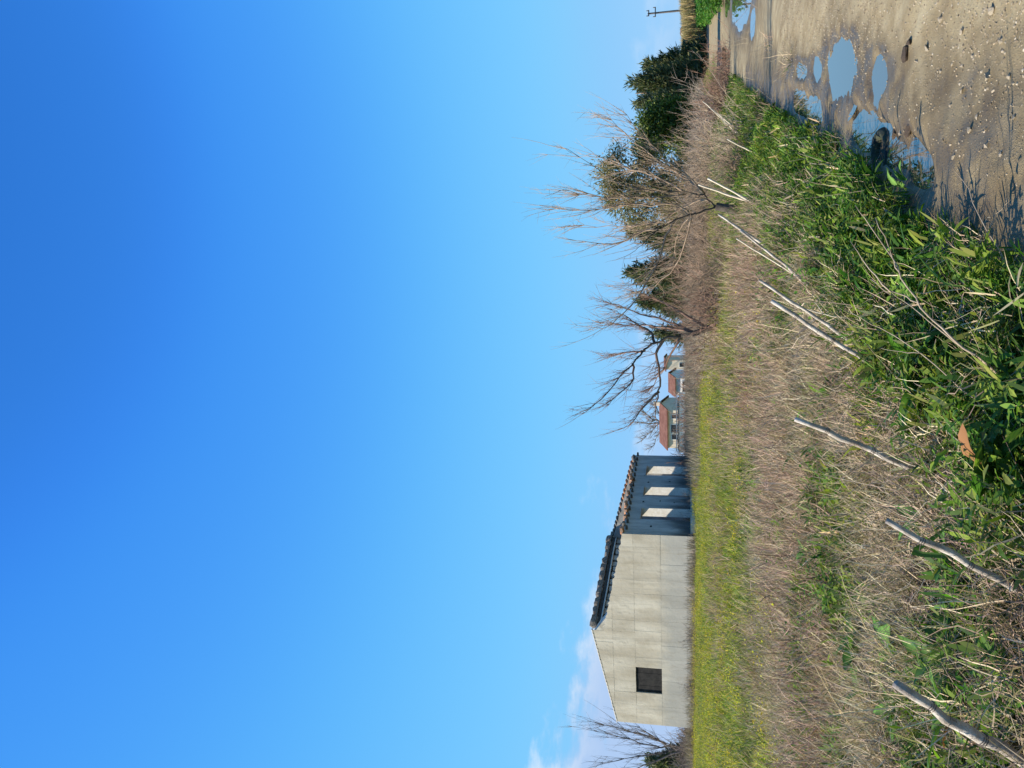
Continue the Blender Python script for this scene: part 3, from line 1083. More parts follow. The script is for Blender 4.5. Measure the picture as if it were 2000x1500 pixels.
core(-W_ + .03, WX0)
core(WX1, -.03)
core(WX0, WX1, None, WZ0)
core(WX0, WX1, WZ1, None)
b.build('gable_core', M['joint'], ruin)
rows = [-.15, .45, WZ0, WZ1, 4.46, 5.8]
base_cols = [0, -.92, -1.77, -2.66, -3.5, -4.36, -5.15, -5.95, -6.75, -7.42, WX1, -8.98, WX0, -10.68, -11.32, -W_]
for j in range(len(rows) - 1):
    z0, z1 = rows[j], rows[j + 1]
    cols = list(base_cols)
    for q in range(1, len(cols) - 1):
        if not (j == 2 and cols[q] in (WX1, WX0, -8.98)) and not (j >= 3 and q == 7):
            cols[q] += rng.uniform(-.13, .13)
    for i in range(len(cols) - 1):
        xr, xl = cols[i], cols[i + 1]
        if j == 2 and WX0 <= xl and xr <= WX1:
            continue
        g = rng.uniform(.0006, .0035)
        a, c = xl + g, xr - g
        lo = z0 + g; hi = z1 - g
        tops = []
        for xx in np.linspace(c, a, 9):
            rag = rng.uniform(-.07, .04) if xx > -W_ / 2 else rng.uniform(-.03, .03)
            tops.append((xx, min(hi + rng.uniform(-.012, .006), rake(xx) + rag)))
        if max(zt for _, zt in tops) < lo + .06:
            continue
        tops = [(xx, max(zt, lo + .01)) for xx, zt in tops]
        bots = [(xx, lo + rng.uniform(-.004, .010)) for xx in np.linspace(a, c, 7)]
        d0 = rng.uniform(-.006, .002)
        mb = MB()
        prism(mb, bots + tops, d0, .005)
        mb.build('panel', M['gable'], ruin)
# near-black fill painted as the shade of the room behind the window
b = MB()
for k in range(4):
    x0 = WX0 + (WX1 - WX0) * k / 4
    b.box((x0 + .004, .07 + .006 * (k % 2), WZ0 + .005), (x0 + (WX1 - WX0) / 4 - .004, .12, WZ1 - .005))
b.build('window_room_shade', M['room_shade'], ruin)
# verge tiles down the left slope
for k in range(25):
    f0 = k / 25
    x = -W_ / 2 - f0 * (W_ / 2)
    mb = MB()
    an = np.linspace(0, np.pi, 6)
    Ln = .30; r0 = .085; r1 = .07
    sl = math.atan2(RIDGE - EAVE_L, W_ / 2)
    V = []
    for (dx, r_) in ((0.0, r0), (-Ln, r1)):
        for q in an:
            V.append((dx, -.03 + r_ * math.cos(q), r_ * .62 * math.sin(q)))
    for (dx, r_) in ((0.0, r0 - .018), (-Ln, r1 - .018)):
        for q in an:
            V.append((dx, -.03 + r_ * math.cos(q), r_ * .62 * math.sin(q)))
    Q = [(i, i + 1, i + 7, i + 6) for i in range(5)] + [(12 + i, 18 + i, 19 + i, 13 + i) for i in range(5)] + [(i, 12 + i, 13 + i, i + 1) for i in range(5)] + [(6 + i, 7 + i, 19 + i, 18 + i) for i in range(5)]
    mb.add(V, Q)
    mb.build('verge_tile', M['joint'], ruin, loc=(x, .09, rake(x) + .005), rot=(rng.normal(0, .05), -sl * 1.0 + .06, 0))
# left roof slope (seen only along the ridge), left wall
sl = (RIDGE - EAVE_L) / (W_ / 2)
b = MB()
prism(b, [(-W_ - .2, EAVE_L - .10), (-W_ / 2 + .30, RIDGE - .16), (-W_ / 2 + .30, RIDGE - .06), (-W_ - .2, EAVE_L)], .52, L_ + .15)
b.build('left_roof_slope', M['oldtile'], ruin)
b = MB()
b.box((-W_ + .01, .505, -.15), (-W_ + .46, L_ - .52, EAVE_L - .12))
b.build('left_wall', M['ruin_in'], ruin)
# spine wall under the ridge, with pockets where the rafters sat
b = MB()
SX0, SX1 = -W_ / 2 - .25, -W_ / 2 + .10
b.box((SX0, .51, -.15), (SX1, L_ - .51, 4.72))
y = .55
while y < L_ - .75:
    w = rng.uniform(.42, .62)
    b.box((SX0, y, 4.715), (SX1 + rng.uniform(-.02, .05), min(y + w, L_ - .55), 5.04 + rng.uniform(-.06, .08)))
    y += w + rng.uniform(.16, .30)
b.build('spine_wall', M['facade'], ruin)
b = MB()
b.tube([(-W_ / 2 + .26, .3, 5.12), (-W_ / 2 + .24, 4, 5.1), (-W_ / 2 + .26, 8, 5.12), (-W_ / 2 + .25, 10.2, 5.10)], [.055, .05, .05, .045], 8)
b.build('ridge_pole', M['plinth'], ruin, True)
b = MB()
b.box((-W_ / 2 - .1, .52, 5.16), (-W_ / 2 + .22, L_ - .5, 5.36))
b.build('ridge_shade_strip', M['black'], ruin)  # black strip painted for the shade under the roof overhang


def lump(name, sx, sy, sz, mat, loc, parent, jit=.18, rot=(0, 0, 0)):
    bm = bmesh.new()
    bmesh.ops.create_cube(bm, size=1)
    bmesh.ops.subdivide_edges(bm, edges=bm.edges[:], cuts=2, use_grid_fill=True)
    for v in bm.verts:
        c = v.co.copy()
        l = c.length
        v.co = c * (1 - .28 * max(0, l - .5) / .37)
        v.co.x *= sx; v.co.y *= sy; v.co.z *= sz
        v.co += Vector(rng.normal(0, jit * .12, 3)) * min(sx, sy, sz)
    me = bpy.data.meshes.new(name); bm.to_mesh(me); bm.free()
    return obj(name, me, mat, parent, loc, rot)


for k in range(11):
    yy_ = .75 + k * .94 + rng.normal(0, .05)
    lump('ridge_tile', .55, rng.uniform(.52, .78), rng.uniform(.30, .42), M['oldtile'], (-W_ / 2 + .05, yy_, RIDGE - .02 + rng.uniform(-.03, .04)), ruin, .5, (0, rng.normal(0, .1), 0))
for k in range(6):
    yy_ = 1.25 + k * 1.7 + rng.normal(0, .1)
    lump('roof_tile', .35, .22, .10, M['tile'], (-W_ / 2 + .12, yy_, RIDGE - .10), ruin, .4)

# shaded facade with three doorways
OPEN = [(1.75, 3.12), (4.68, 5.90), (7.58, 8.98)]
OT, OB = 2.95, .18
b = MB()
ys = [.036] + [v for o_ in OPEN for v in o_] + [L_]
for k in range(0, len(ys), 2):
    b.box((-.52, ys[k], -.15), (-.006, ys[k + 1], EAVE_R - .02))
for (a, c) in OPEN:
    b.box((-.515, a, OT), (-.009, c, EAVE_R - .03))
    b.box((-.515, a, -.15), (-.009, c, OB))
b.build('side_wall', M['facade'], ruin)
for (a, c) in OPEN:
    mb = MB()
    mb.box((-.512, c - .012, OB + .003), (-.012, c + .05, OT - .003))
    mb.build('door_reveal', M['reveal'], ruin)
    mb = MB()
    mb.box((-.55, a - .12, OT + .004), (.012, c + .14, OT + .16), .01)
    mb.build('lintel', M['facade'], ruin)
# scaffold pole pockets as flat black patches, their inner shade painted in
for (yy_, zz_) in [(.95, 2.35), (3.9, 2.9), (6.55, 2.75), (6.7, 1.5), (3.85, 1.2), (4.05, 2.0)]:
    mb = MB()
    mb.box((-.012, yy_ - .09, zz_ - .05), (-.0035, yy_ + .09, zz_ + .05), .006)
    mb.build('putlog_shade_patch', M['black'], ruin)
# broken eaves: tile ends along the wall top
for k in range(14):
    yy_ = .25 + k * .78 + rng.normal(0, .05)
    or_ = rng.uniform() < .55
    lump('eave_tile', .42, rng.uniform(.25, .42), rng.uniform(.16, .26), M['tile'] if or_ else M['oldtile'], (rng.uniform(-.05, .08), yy_, EAVE_R - .03 + rng.uniform(-.05, .06)), ruin, .5)
for k in range(14):
    lump('rafter_end', .30, .11, .13, M['beam'], (.08, .45 + k * .78 + rng.normal(0, .03), EAVE_R - .22), ruin, .2)
# far gable
b = MB()
prism(b, [(-W_ + .02, -.15), (-.02, -.15), (-.02, EAVE_R), (-W_ / 2, RIDGE - .22), (-W_ + .02, EAVE_L - .12)], L_ - .5, L_ - .01)
b.build('back_gable_wall', M['ruin_in'], ruin)
for k in range(18):
    f0 = (k + .5) / 18
    x = -W_ / 2 * f0
    z = EAVE_R + (RIDGE - .22 - EAVE_R) * f0
    lump('gable_tile', .34, .5, .14, M['tile'] if (k < 11 and rng.uniform() < .8) else M['oldtile'], (x, L_ - .25 + rng.normal(0, .03), z + .05), ruin, .4, (0, -.26, 0))
b = MB()
b.box((.004, .3, -.25), (.55, 6.5, .30), .01)
b.build('concrete_step', M['plinth'], ruin)
b = MB()
b.box((-W_ + .5, .55, -.2), (-.52, L_ - .55, .05))
b.build('floor_slab', M['ruin_in'], ruin)

# ------------------------------------------------------------------ far houses
M['cream'] = mat_mix('cream_render', (.62, .50, .38), (.74, .62, .48), 1, bump=.2)
M['white'] = mat_mix('white_render', (.72, .70, .66), (.82, .80, .76), 1, bump=.2)
M['redroof'] = mat_mix('red_roof_tiles', (.14, .06, .042), (.21, .10, .072), 1.2, bump=.5)
M['teal'] = mat_mix('teal_sheeting', (.07, .11, .11), (.12, .16, .155), 1, bump=.2)
M['winglass'] = mat_mix('dark_pane', (.02, .022, .025), (.04, .042, .045), 1, rough=.2, bump=.02)
M['greymetal'] = mat_mix('grey_metal', (.28, .30, .32), (.4, .42, .44), 1, bump=.1)


def house(label, px0, px1, xe_, xr_, Y, depth, rz, wallm, wins, chim=None):
    """px0..px1 image rows of the front wall (left..right), xe_ eave column, xr_ ridge column"""
    pl = at(1345, px0, Y); pr = at(1345, px1, Y)
    cx = .5 * (pl[0] + pr[0]); w = abs(pr[0] - pl[0])
    zb = float(H(cx, Y)) - .1
    ze = at(xe_, .5 * (px0 + px1), Y)[2] - zb
    zr = at(xr_, .5 * (px0 + px1), Y)[2] - zb
    h = empty('house', (cx, Y, zb), rz)
    tag(h, label, 'house')
    b = MB()
    b.box((-w / 2, 0, 0), (w / 2, depth, ze))
    T_ = [(-w / 2, ze), (w / 2, ze)]
    V = [(-w / 2 + .01, 0.01, ze), (-w / 2 + .01, depth - .01, ze), (-w / 2 + .01, depth / 2, zr - .1), (w / 2 - .01, .01, ze), (w / 2 - .01, depth - .01, ze), (w / 2 - .01, depth / 2, zr - .1)]
    b.add(V, None, [(0, 2, 1), (3, 4, 5)])
    b.build('wall', wallm, h)
    for sgn in (0, 1):
        mb = MB()
        y0 = -.4 if sgn == 0 else depth + .4
        ym = depth / 2
        zz = ze - .4 * (zr - ze) / (depth / 2)
        V = [(-w / 2 - .3, y0, zz), (w / 2 + .3, y0, zz), (w / 2 + .3, ym, zr), (-w / 2 - .3, ym, zr)]
        V2 = [(x, y, z + .15) for x, y, z in V]
        mb.add(V + V2, [(0, 3, 2, 1), (4, 5, 6, 7), (0, 1, 5, 4), (1, 2, 6, 5), (2, 3, 7, 6), (3, 0, 4, 7)])
        r = mb.build('roof', M['redroof'], h)
        if sgn == 0 and chim is not None:
            mb = MB(); mb.box((chim - .3, depth / 2 - .3, zr - .2), (chim + .3, depth / 2 + .3, zr + .9)); mb.box((chim - .38, depth / 2 - .38, zr + .9), (chim + .38, depth / 2 + .38, zr + 1.0))
            mb.build('chimney', M['cream'], r)
    for (fx, z0, z1, ww) in wins:
        x = -w / 2 + fx * w
        mb = MB(); mb.box((x - ww / 2, -.05, z0), (x + ww / 2, .02, z1))
        f = mb.build('window', M['white'], h)
        mb = MB(); mb.box((x - ww / 2 + .08, -.07, z0 + .08), (x + ww / 2 - .08, -.052, z1 - .08))
        mb.build('pane', M['winglass'], f)
    return h


house('cream house with long red tiled roof just right of the ruin', 878, 800, 1303, 1288, 130, 7, -.28, M['cream'], [(.30, 2.0, 3.2, 1.0), (.52, 1.9, 3.3, 1.5), (.84, 2.1, 3.2, .8)], 3.2)
house('low white outbuilding with red roof behind bare tree branches', 772, 738, 1318, 1306, 138, 5, -.3, M['white'], [(.3, .6, 1.6, .8), (.7, .6, 1.6, .8)])
house('small cream house with flat red roof, farthest right of the houses', 722, 704, 1301, 1297, 150, 6, -.2, M['cream'], [(.5, 1.2, 2.2, .9)])
pl = at(1345, 884, 118); pr = at(1345, 766, 118)
wl = empty('garden_wall', (pl[0], 118, float(H(pl[0], 118)) - .1))
tag(wl, 'low white garden wall in front of the cream house', 'wall')
b = MB(); b.box((0, 0, 0), (pr[0] - pl[0], .25, 1.75)); b.build('wall', M['white'], wl)
b = MB(); b.box((-.1, -.05, 1.75), (pr[0] - pl[0] + .1, .30, 1.86)); b.build('coping', M['greymetal'], wl)
fr = empty('sheet_fence', (pl[0], 122, float(H(pl[0], 122)) - .1))
tag(fr, 'teal sheet fence with grey top rail between garden wall and cream house', 'fence')
n_ = 9; wd = (pr[0] - pl[0]) * .92 / n_
for k in range(n_):
    b = MB(); b.box((k * wd + .03, 0, 0), ((k + 1) * wd - .03, .06, 2.05 + .05 * (k % 2))); b.build('panel', M['teal'], fr)
b = MB(); b.box((-.1, -.08, 2.14), (n_ * wd + .1, -.005, 2.30)); b.build('top_rail', M['greymetal'], fr)
for k, (yy_, Y) in enumerate(((12, 420), (53, 430))):
    house('tiny white house on the horizon ' + ('behind the utility pole' if k == 0 else 'left of the utility pole'), yy_ + 6, yy_ - 4, 1334, 1329, Y, 8, 0, M['white'], [])

# utility pole
pb = at(1366, 17, 112); ptop = at(1265, 22, 112)
pz = float(H(pb[0], 112))
up_ = empty('utility_pole', (pb[0], 112, pz))
tag(up_, 'thin utility pole with two crossarms beyond the reeds', 'utility pole')
ht = ptop[2] - pz
M['pole'] = mat_mix('pole_wood', (.07, .065, .07), (.12, .11, .11), 2, bump=.2)
b = MB(); b.tube([(0, 0, -.3), (0, 0, ht)], [.17, .11], 8); b.build('pole', M['pole'], up_)
for (dz, x0, x1) in ((-.15, -.42, .42), (-1.05, -.6, .78)):
    b = MB(); b.box((x0, -.17, ht + dz - .07), (x1, -.115, ht + dz + .07)); arm = b.build('crossarm', M['pole'], up_)
    for xx in (x0 + .06, x1 - .06):
        b = MB(); b.tube([(xx, -.14, ht + dz + .07), (xx, -.14, ht + dz + .32)], [.07, .05], 6); b.build('insulator', M['pole'], arm)


# ------------------------------------------------------------------ trees
def spawn_shoots(starts, dirs, lens, r0, bend=.25, up=.35, seg=6):
    n = len(starts)
    P = [starts]
    d = dirs / np.linalg.norm(dirs, axis=1, keepdims=True)
    curve = rng.normal(0, bend, (n, 3)) / seg
    for k in range(seg):
        d = d + curve + np.array([0, 0, up / seg]) + rng.normal(0, .05, (n, 3))
        d /= np.linalg.norm(d, axis=1, keepdims=True)
        P.append(P[-1] + d * (lens / seg)[:, None])
    P = np.stack(P, 1)
    R = np.linspace(1, .22, seg + 1)[None] * np.asarray(r0)[:, None]
    return P, R


def bare_tree(label, D, trunk, limbs, nshoot, sl, sr, tw=2, mat_t='dark_bark', mat_l='twig', tr=(.09, .07), lr=.04, spreadd=1.2, group=None, name='bare_tree', lean=.35, shoot_lat=.3):
    b0 = at(*trunk[0], D)
    root = np.array([b0[0], D, float(H(b0[0], D)) - .03])
    e = empty(name, root)
    tag(e, label, 'tree', group)
    tp = np.array([at(px, py, D) for px, py in trunk]) - root
    tp[0] = (tp[0][0], 0, 0)
    mb = MB(); mb.tube(tp, np.linspace(tr[0], tr[1], len(tp)), 8)
    trk = mb.build('trunk', M[mat_t], e, True)
    ALLP = []
    axis_xy = tp[-1]
    for li, lm in enumerate(limbs):
        dd = rng.uniform(-1, 1) * spreadd
        n = len(lm)
        pts = np.array([at(px, py, D + dd * (k / (n - 1)) ** 1.2) for k, (px, py) in enumerate(lm)]) - root
        # smooth resample
        tt = np.linspace(0, 1, (n - 1) * 3 + 1); t0 = np.linspace(0, 1, n)
        q = np.stack([np.interp(tt, t0, pts[:, c]) for c in range(3)], 1)
        q[1:-1] = (q[:-2] + 2 * q[1:-1] + q[2:]) / 4
        q[1:-1] += rng.normal(0, .012, q[1:-1].shape) * (D / 15)
        rr = lr * rng.uniform(.8, 1.1) * (1 - .82 * tt)
        mb = MB(); mb.tube(q, rr, 6)
        mb.build('limb', M[mat_t] if li < 2 else M[mat_l], e, True)
        ALLP.append((q, rr))
    starts, dirs = [], []
    for k in range(nshoot):
        q, rr = ALLP[rng.integers(0, len(ALLP))]
        i = rng.integers(max(1, len(q) // 5), len(q))
        starts.append(q[i])
        out_ = q[i] - axis_xy
        out_[2] *= .3
        tang = q[i] - q[i - 1]
        tang /= np.linalg.norm(tang) + 1e-9
        dirs.append(out_ * lean / (np.linalg.norm(out_) + .3) + tang * .35 + np.array([0, 0, .75]) + rng.normal(0, shoot_lat, 3))
    starts = np.array(starts); dirs = np.array(dirs)
    lens = rng.uniform(sl[0], sl[1], nshoot) * rng.uniform(.55, 1, nshoot)
    P1, R1 = spawn_shoots(starts, dirs, lens, np.full(nshoot, sr) * rng.uniform(.7, 1.15, nshoot))
    V, Q = tubes(P1, R1, 4)
    mb = MB(); mb.add(V, Q)
    if tw:
        n2 = nshoot * tw
        si = rng.integers(0, nshoot, n2); ki = rng.integers(1, 5, n2)
        st = P1[si, ki]
        dr = (P1[si, ki + 1] - P1[si, ki]); dr /= np.linalg.norm(dr, axis=1, keepdims=True)
        dr = dr + rng.normal(0, .45, (n2, 3))
        P2, R2 = spawn_shoots(st, dr, lens[si] * rng.uniform(.15, .5, n2), np.full(n2, sr * .55), .3, .2, 4)
        V, Q = tubes(P2, R2, 3)
        mb.add(V, Q)
    mb.build('twigs', M[mat_l], e)['kind'] = 'stuff'
    return e


bare_tree('bare pollarded tree with forked dark trunk rising from the canes by the fence', 15.5,
          [(1462, 414), (1425, 408), (1398, 403)],
          [[(1398, 403), (1385, 392), (1376, 380), (1340, 378), (1290, 372), (1230, 368), (1180, 340), (1110, 292)],
           [(1398, 403), (1378, 412), (1352, 420), (1320, 428), (1285, 447), (1262, 470), (1240, 490)],
           [(1352, 420), (1335, 405), (1290, 398), (1235, 400), (1200, 405), (1160, 410), (1085, 408)],
           [(1376, 380), (1345, 350), (1310, 330), (1270, 300), (1230, 270), (1195, 235)],
           [(1340, 378), (1300, 352), (1250, 335), (1200, 320), (1160, 300)],
           [(1320, 428), (1300, 460), (1290, 500), (1275, 535), (1240, 590), (1215, 615), (1190, 638), (1150, 645)],
           [(1352, 420), (1330, 440), (1320, 480), (1318, 510)],
           [(1285, 447), (1260, 450), (1225, 470), (1190, 480), (1125, 470)],
           [(1340, 378), (1290, 385), (1220, 388), (1150, 380), (1095, 372)],
           [(1376, 380), (1340, 340), (1300, 315), (1262, 270), (1225, 225)],
           [(1385, 392), (1350, 395), (1300, 430), (1250, 440), (1190, 445), (1115, 440)],
           [(1352, 420), (1340, 470), (1320, 520), (1280, 560), (1240, 570)]],
          430, (.35, 1.25), .0058, 3, lr=.022, mat_l='lit_twig')
bare_tree('bare spreading tree with reddish trunk standing left of the forked one', 22.5,
          [(1398, 632), (1380, 642), (1360, 650), (1330, 655)],
          [[(1330, 655), (1295, 663), (1278, 668), (1260, 685), (1235, 710), (1200, 750), (1165, 790), (1142, 806)],
           [(1278, 668), (1270, 645), (1255, 640), (1225, 620), (1205, 608)],
           [(1295, 663), (1280, 690), (1290, 730), (1287, 765), (1278, 800), (1285, 840)],
           [(1330, 655), (1310, 690), (1292, 730), (1270, 760)],
           [(1360, 650), (1320, 632), (1270, 620), (1220, 600), (1180, 590)],
           [(1360, 650), (1310, 640), (1240, 635), (1180, 630)],
           [(1260, 685), (1225, 690), (1180, 695)],
           [(1235, 710), (1240, 740), (1215, 765), (1190, 790)],
           [(1287, 765), (1260, 790), (1230, 830)],
           [(1380, 642), (1330, 610), (1290, 590), (1240, 570)]],
          380, (.35, 1.2), .0072, 3, mat_t='dark_bark', mat_l='redtwig', tr=(.10, .07), lr=.042)
bare_tree('bare leafless tree beside the left edge of the ruin gable', 52,
          [(1352, 1466), (1335, 1463), (1318, 1462)],
          [[(1318, 1462), (1280, 1458), (1230, 1445), (1170, 1430)], [(1318, 1462), (1285, 1472), (1240, 1478), (1180, 1490)],
           [(1318, 1462), (1270, 1440), (1220, 1425), (1165, 1415)], [(1335, 1463), (1290, 1450), (1250, 1420)], [(1335, 1463), (1300, 1480), (1240, 1500), (1190, 1515)]],
          160, (1.2, 3.2), .017, 2, mat_l='greytwig', tr=(.14, .1), lr=.06, spreadd=2)
bare_tree('round crowned grey leafless tree behind the cream house', 150,
          [(1345, 826), (1310, 826), (1290, 826)],
          [[(1290, 826), (1270, 815), (1255, 800)], [(1290, 826), (1265, 828), (1248, 825)], [(1290, 826), (1272, 840), (1256, 858)], [(1300, 826), (1285, 800), (1272, 785)],
           [(1300, 826), (1285, 850), (1275, 872)]],
          260, (1.0, 2.8), .035, 3, mat_l='greytwig', tr=(.3, .2), lr=.14, spreadd=2.5, shoot_lat=.7)


def leafy_tree(name, label, D, base, blobs, nleaf, L, Wd, cols, trunk_r=.1, clus=26, cs=.22, up=.2, group=None, tmat='bark', upd=False):
    """blobs: (px, py, rx_px(image x = vertical), ry_px(image y = horizontal)) at depth D"""
    k = D / FPX
    b0 = at(*base, D)
    root = np.array([b0[0], D, float(H(b0[0], D)) - .03])
    e = empty(name, root)
    tag(e, label, 'tree', group)
    cents, wts = [], []
    for (px, py, rv, rh, *dz) in blobs:
        c = at(px, py, D + (dz[0] if dz else 0)) - root
        cents.append((c, rv * k, rh * k)); wts.append(rv * rh)
    wts = np.array(wts, float) / sum(wts)
    top = max(c[2] for c, _, _ in cents)
    mb = MB()
    mb.tube([(0, 0, -.05), (.03, 0, top * .35), (-.02, .02, top * .75), (0, 0, top)], [trunk_r, trunk_r * .8, trunk_r * .5, trunk_r * .2], 7)
    for c, rv, rh in cents:
        h0 = rng.uniform(.25, .55) * c[2]
        mb.tube([(0, 0, h0), tuple(c * np.array([.5, .5, .75])), tuple(c)], [trunk_r * .5, trunk_r * .32, trunk_r * .12], 5)
    mb.build('trunk', M[tmat], e, True)
    nc = nleaf // clus
    bi = rng.choice(len(cents), nc, p=wts)
    C0 = np.array([cents[i][0] for i in bi]); RV = np.array([cents[i][1] for i in bi]); RH = np.array([cents[i][2] for i in bi])
    u = rng.normal(size=(nc, 3)); u /= np.linalg.norm(u, axis=1, keepdims=True)
    rad = rng.uniform(.25, 1, nc) ** .45
    C0 = C0 + u * rad[:, None] * np.stack([RH, RH * .9, RV], 1)
    C0[:, 2] = np.maximum(C0[:, 2], .08)
    ctint = rng.uniform(.8, 1.2, (nc, 1))
    pos = np.repeat(C0, clus, 0) + rng.normal(0, cs, (nc * clus, 3))
    outd = np.repeat(u, clus, 0)
    n = len(pos)
    d = outd * .6 + rng.normal(0, .55, (n, 3)) + np.array([0, 0, up])
    d /= np.linalg.norm(d, axis=1, keepdims=True)
    sd_ = np.cross(d, rng.normal(size=(n, 3))); sd_ /= np.linalg.norm(sd_, axis=1, keepdims=True)
    nl = rng.uniform(*L, n)[:, None]; nw = rng.uniform(*Wd, n)[:, None] * .5
    nrm = np.cross(d, sd_)
    V = np.stack([pos, pos + d * nl * .45 + sd_ * nw + nrm * nw * .3, pos + d * nl, pos + d * nl * .45 - sd_ * nw + nrm * nw * .3], 1).reshape(-1, 3)
    Q = np.arange(4 * n).reshape(n, 4)
    pal = np.array(cols)
    c = pal[rng.integers(0, len(pal), n)] * np.repeat(ctint, clus, 0) * rng.uniform(.8, 1.2, (n, 1))
    me = mesh_np('crown', V, Q, colr=np.repeat(c, 4, 0))
    obj('crown', me, M['tree_leaf'], e)
    return e


OLIVE = [(.20, .19, .07), (.21, .195, .085), (.25, .21, .10), (.13, .135, .05), (.29, .22, .11)]
CITR = [(.07, .12, .02), (.12, .175, .03), (.045, .08, .018), (.19, .23, .05), (.035, .06, .018)]
CONI = [(.045, .075, .036), (.08, .11, .05), (.12, .135, .06), (.035, .052, .03), (.19, .18, .09), (.14, .15, .07)]
leafy_tree('eucalyptus_tree', 'tall olive green tree with airy crown behind the forked bare tree', 40, (1372, 375),
           [(1195, 340, 24, 32), (1215, 385, 28, 30), (1240, 420, 22, 24), (1250, 350, 26, 34), (1280, 390, 26, 40), (1320, 350, 26, 40), (1205, 300, 12, 12), (1330, 410, 28, 34), (1265, 300, 18, 20)],
           16000, (.14, .26), (.04, .07), OLIVE, .14, 40, .22)
leafy_tree('citrus_tree', 'dense bright green leafy tree between the conifers and the olive green tree', 42, (1380, 245),
           [(1285, 255, 35, 45), (1330, 240, 38, 40), (1300, 215, 22, 22), (1265, 285, 22, 24), (1345, 270, 28, 40), (1270, 240, 20, 20)], 14000, (.13, .24), (.06, .10), CITR, .12, 26, .2)


def conifer(label, D, base, tip, half, nleaf=6000, group=None):
    """pointed evergreen: base and tip pixels, half width in pixels"""
    bl = []
    for k in range(9):
        f0 = k / 8
        px = base[0] + (tip[0] - base[0]) * (.08 + .90 * f0); py = base[1] + (tip[1] - base[1]) * f0
        bl.append((px, py, abs(base[0] - tip[0]) * .08, half * (1 - f0 * .92) + 2))
    return leafy_tree('conifer_tree', label, D, base, bl, nleaf, (.22 * D / 48, .5 * D / 48), (.05 * D / 48, .10 * D / 48), CONI, .12, 18, .13 * D / 48, .55, group)


conifer('dark pointed conifer standing closest to the track', 68, (1376, 135), (1268, 128), 50, 7500)
conifer('dark pointed conifer with the tallest tip of the pair by the track', 64, (1376, 172), (1238, 160), 54, 9000)
conifer('narrow dark conifer behind the bright leafy tree', 62, (1376, 205), (1254, 198), 32, 5500)
conifer('dark conifer just left of the olive green tree', 44, (1385, 470), (1236, 452), 52, 8000)
conifer('dark conifer behind the long arching branch', 46, (1385, 535), (1226, 535), 56, 9000)
conifer('low dark conifer beside the reddish bare tree', 48, (1385, 590), (1252, 586), 50, 7500)
conifer('small dark evergreen beyond the left edge of the ruin', 70, (1350, 1485), (1272, 1488), 30, 4500)
conifer('small green evergreen tuft behind the reddish bare tree', 52, (1385, 655), (1275, 648), 18, 2500)


# leafless brush
def brush(label, D, base, nt, length, spread, mat, r, lean=(0, 0), flat=.5, group=None):
    b0 = at(*base, D)
    root = np.array([b0[0], D, float(H(b0[0], D)) - .02])
    e = empty('bare_bush', root)
    tag(e, label, 'bush', group)
    st = np.stack([rng.normal(0, spread * .45, nt), rng.normal(0, spread * .35, nt), np.zeros(nt)], 1)
    dr = np.stack([rng.normal(lean[0], flat, nt), rng.normal(lean[1], flat, nt), rng.uniform(.4, 1.1, nt)], 1)
    ln = rng.uniform(length[0], length[1], nt)
    P1, R1 = spawn_shoots(st, dr, ln, np.full(nt, r), .5, .05)
    V, Q = tubes(P1, R1, 4)
    mb = MB(); mb.add(V, Q); mb.build('stems', M[mat], e)['kind'] = 'stuff'
    n2 = nt * 4
    si = rng.integers(0, nt, n2); ki = rng.integers(1, 6, n2)
    d2 = P1[si, ki] - P1[si, ki - 1]; d2 /= np.linalg.norm(d2, axis=1, keepdims=True)
    P2, R2 = spawn_shoots(P1[si, ki], d2 + rng.normal(0, .6, (n2, 3)), ln[si] * rng.uniform(.15, .45, n2), np.full(n2, r * .6), .4, 0, 4)
    V, Q = tubes(P2, R2, 3)
    mb = MB(); mb.add(V, Q); mb.build('twigs', M[mat], e)['kind'] = 'stuff'
    return e


brush('reddish leafless brush at the foot of the spreading bare tree', 22, (1400, 600), 90, (.8, 1.9), .9, 'redtwig', .010)
brush('brown leafless brush under the long arching branch', 24, (1395, 550), 90, (.7, 1.7), 1.0, 'twig', .010)
brush('tangled brown brush between the two bare trees', 20, (1405, 500), 80, (.6, 1.5), .9, 'twig', .008)
brush('pale brown brush hiding the base of the spreading tree', 23, (1398, 690), 80, (.5, 1.4), 1.0, 'stem', .008)
brush('grey brown brush at the foot of the forked bare tree', 16.5, (1440, 350), 110, (.6, 1.5), .8, 'twig', .006, (.1, 0))
brush('dense pale stems below the bright leafy tree', 19, (1425, 290), 120, (.6, 1.5), .9, 'stem', .006, (.1, 0))
brush('pinkish leafless thicket in front of the conifers by the track', 27, (1402, 205), 150, (.6, 1.4), 1.1, 'redtwig', .009, (.1, 0), .4)
brush('fluffy pinkish dead thicket where the track bends away', 31, (1395, 150), 190, (.5, 1.2), 1.3, 'redtwig', .009, (0, 0), .4)
brush('purple grey bramble climbing the far corner of the ruin', 51, (1356, 903), 120, (.6, 1.9), 1.1, 'redtwig', .016, (0, 0), .7)
brush('sparse bramble against the shaded wall of the ruin', 44, (1357, 1010), 40, (.5, 1.2), 1.4, 'greytwig', .011, (0, 0), .6)
brush('thin dead bush at the foot of the blank gable', 41.5, (1361, 1235), 40, (.4, 1.1), 1.0, 'greytwig', .010, (0, 0), .6)
brush('dead twigs below the dark gable window', 43, (1361, 1350), 22, (.4, 1.2), .5, 'greytwig', .010, (0, 0), .5)

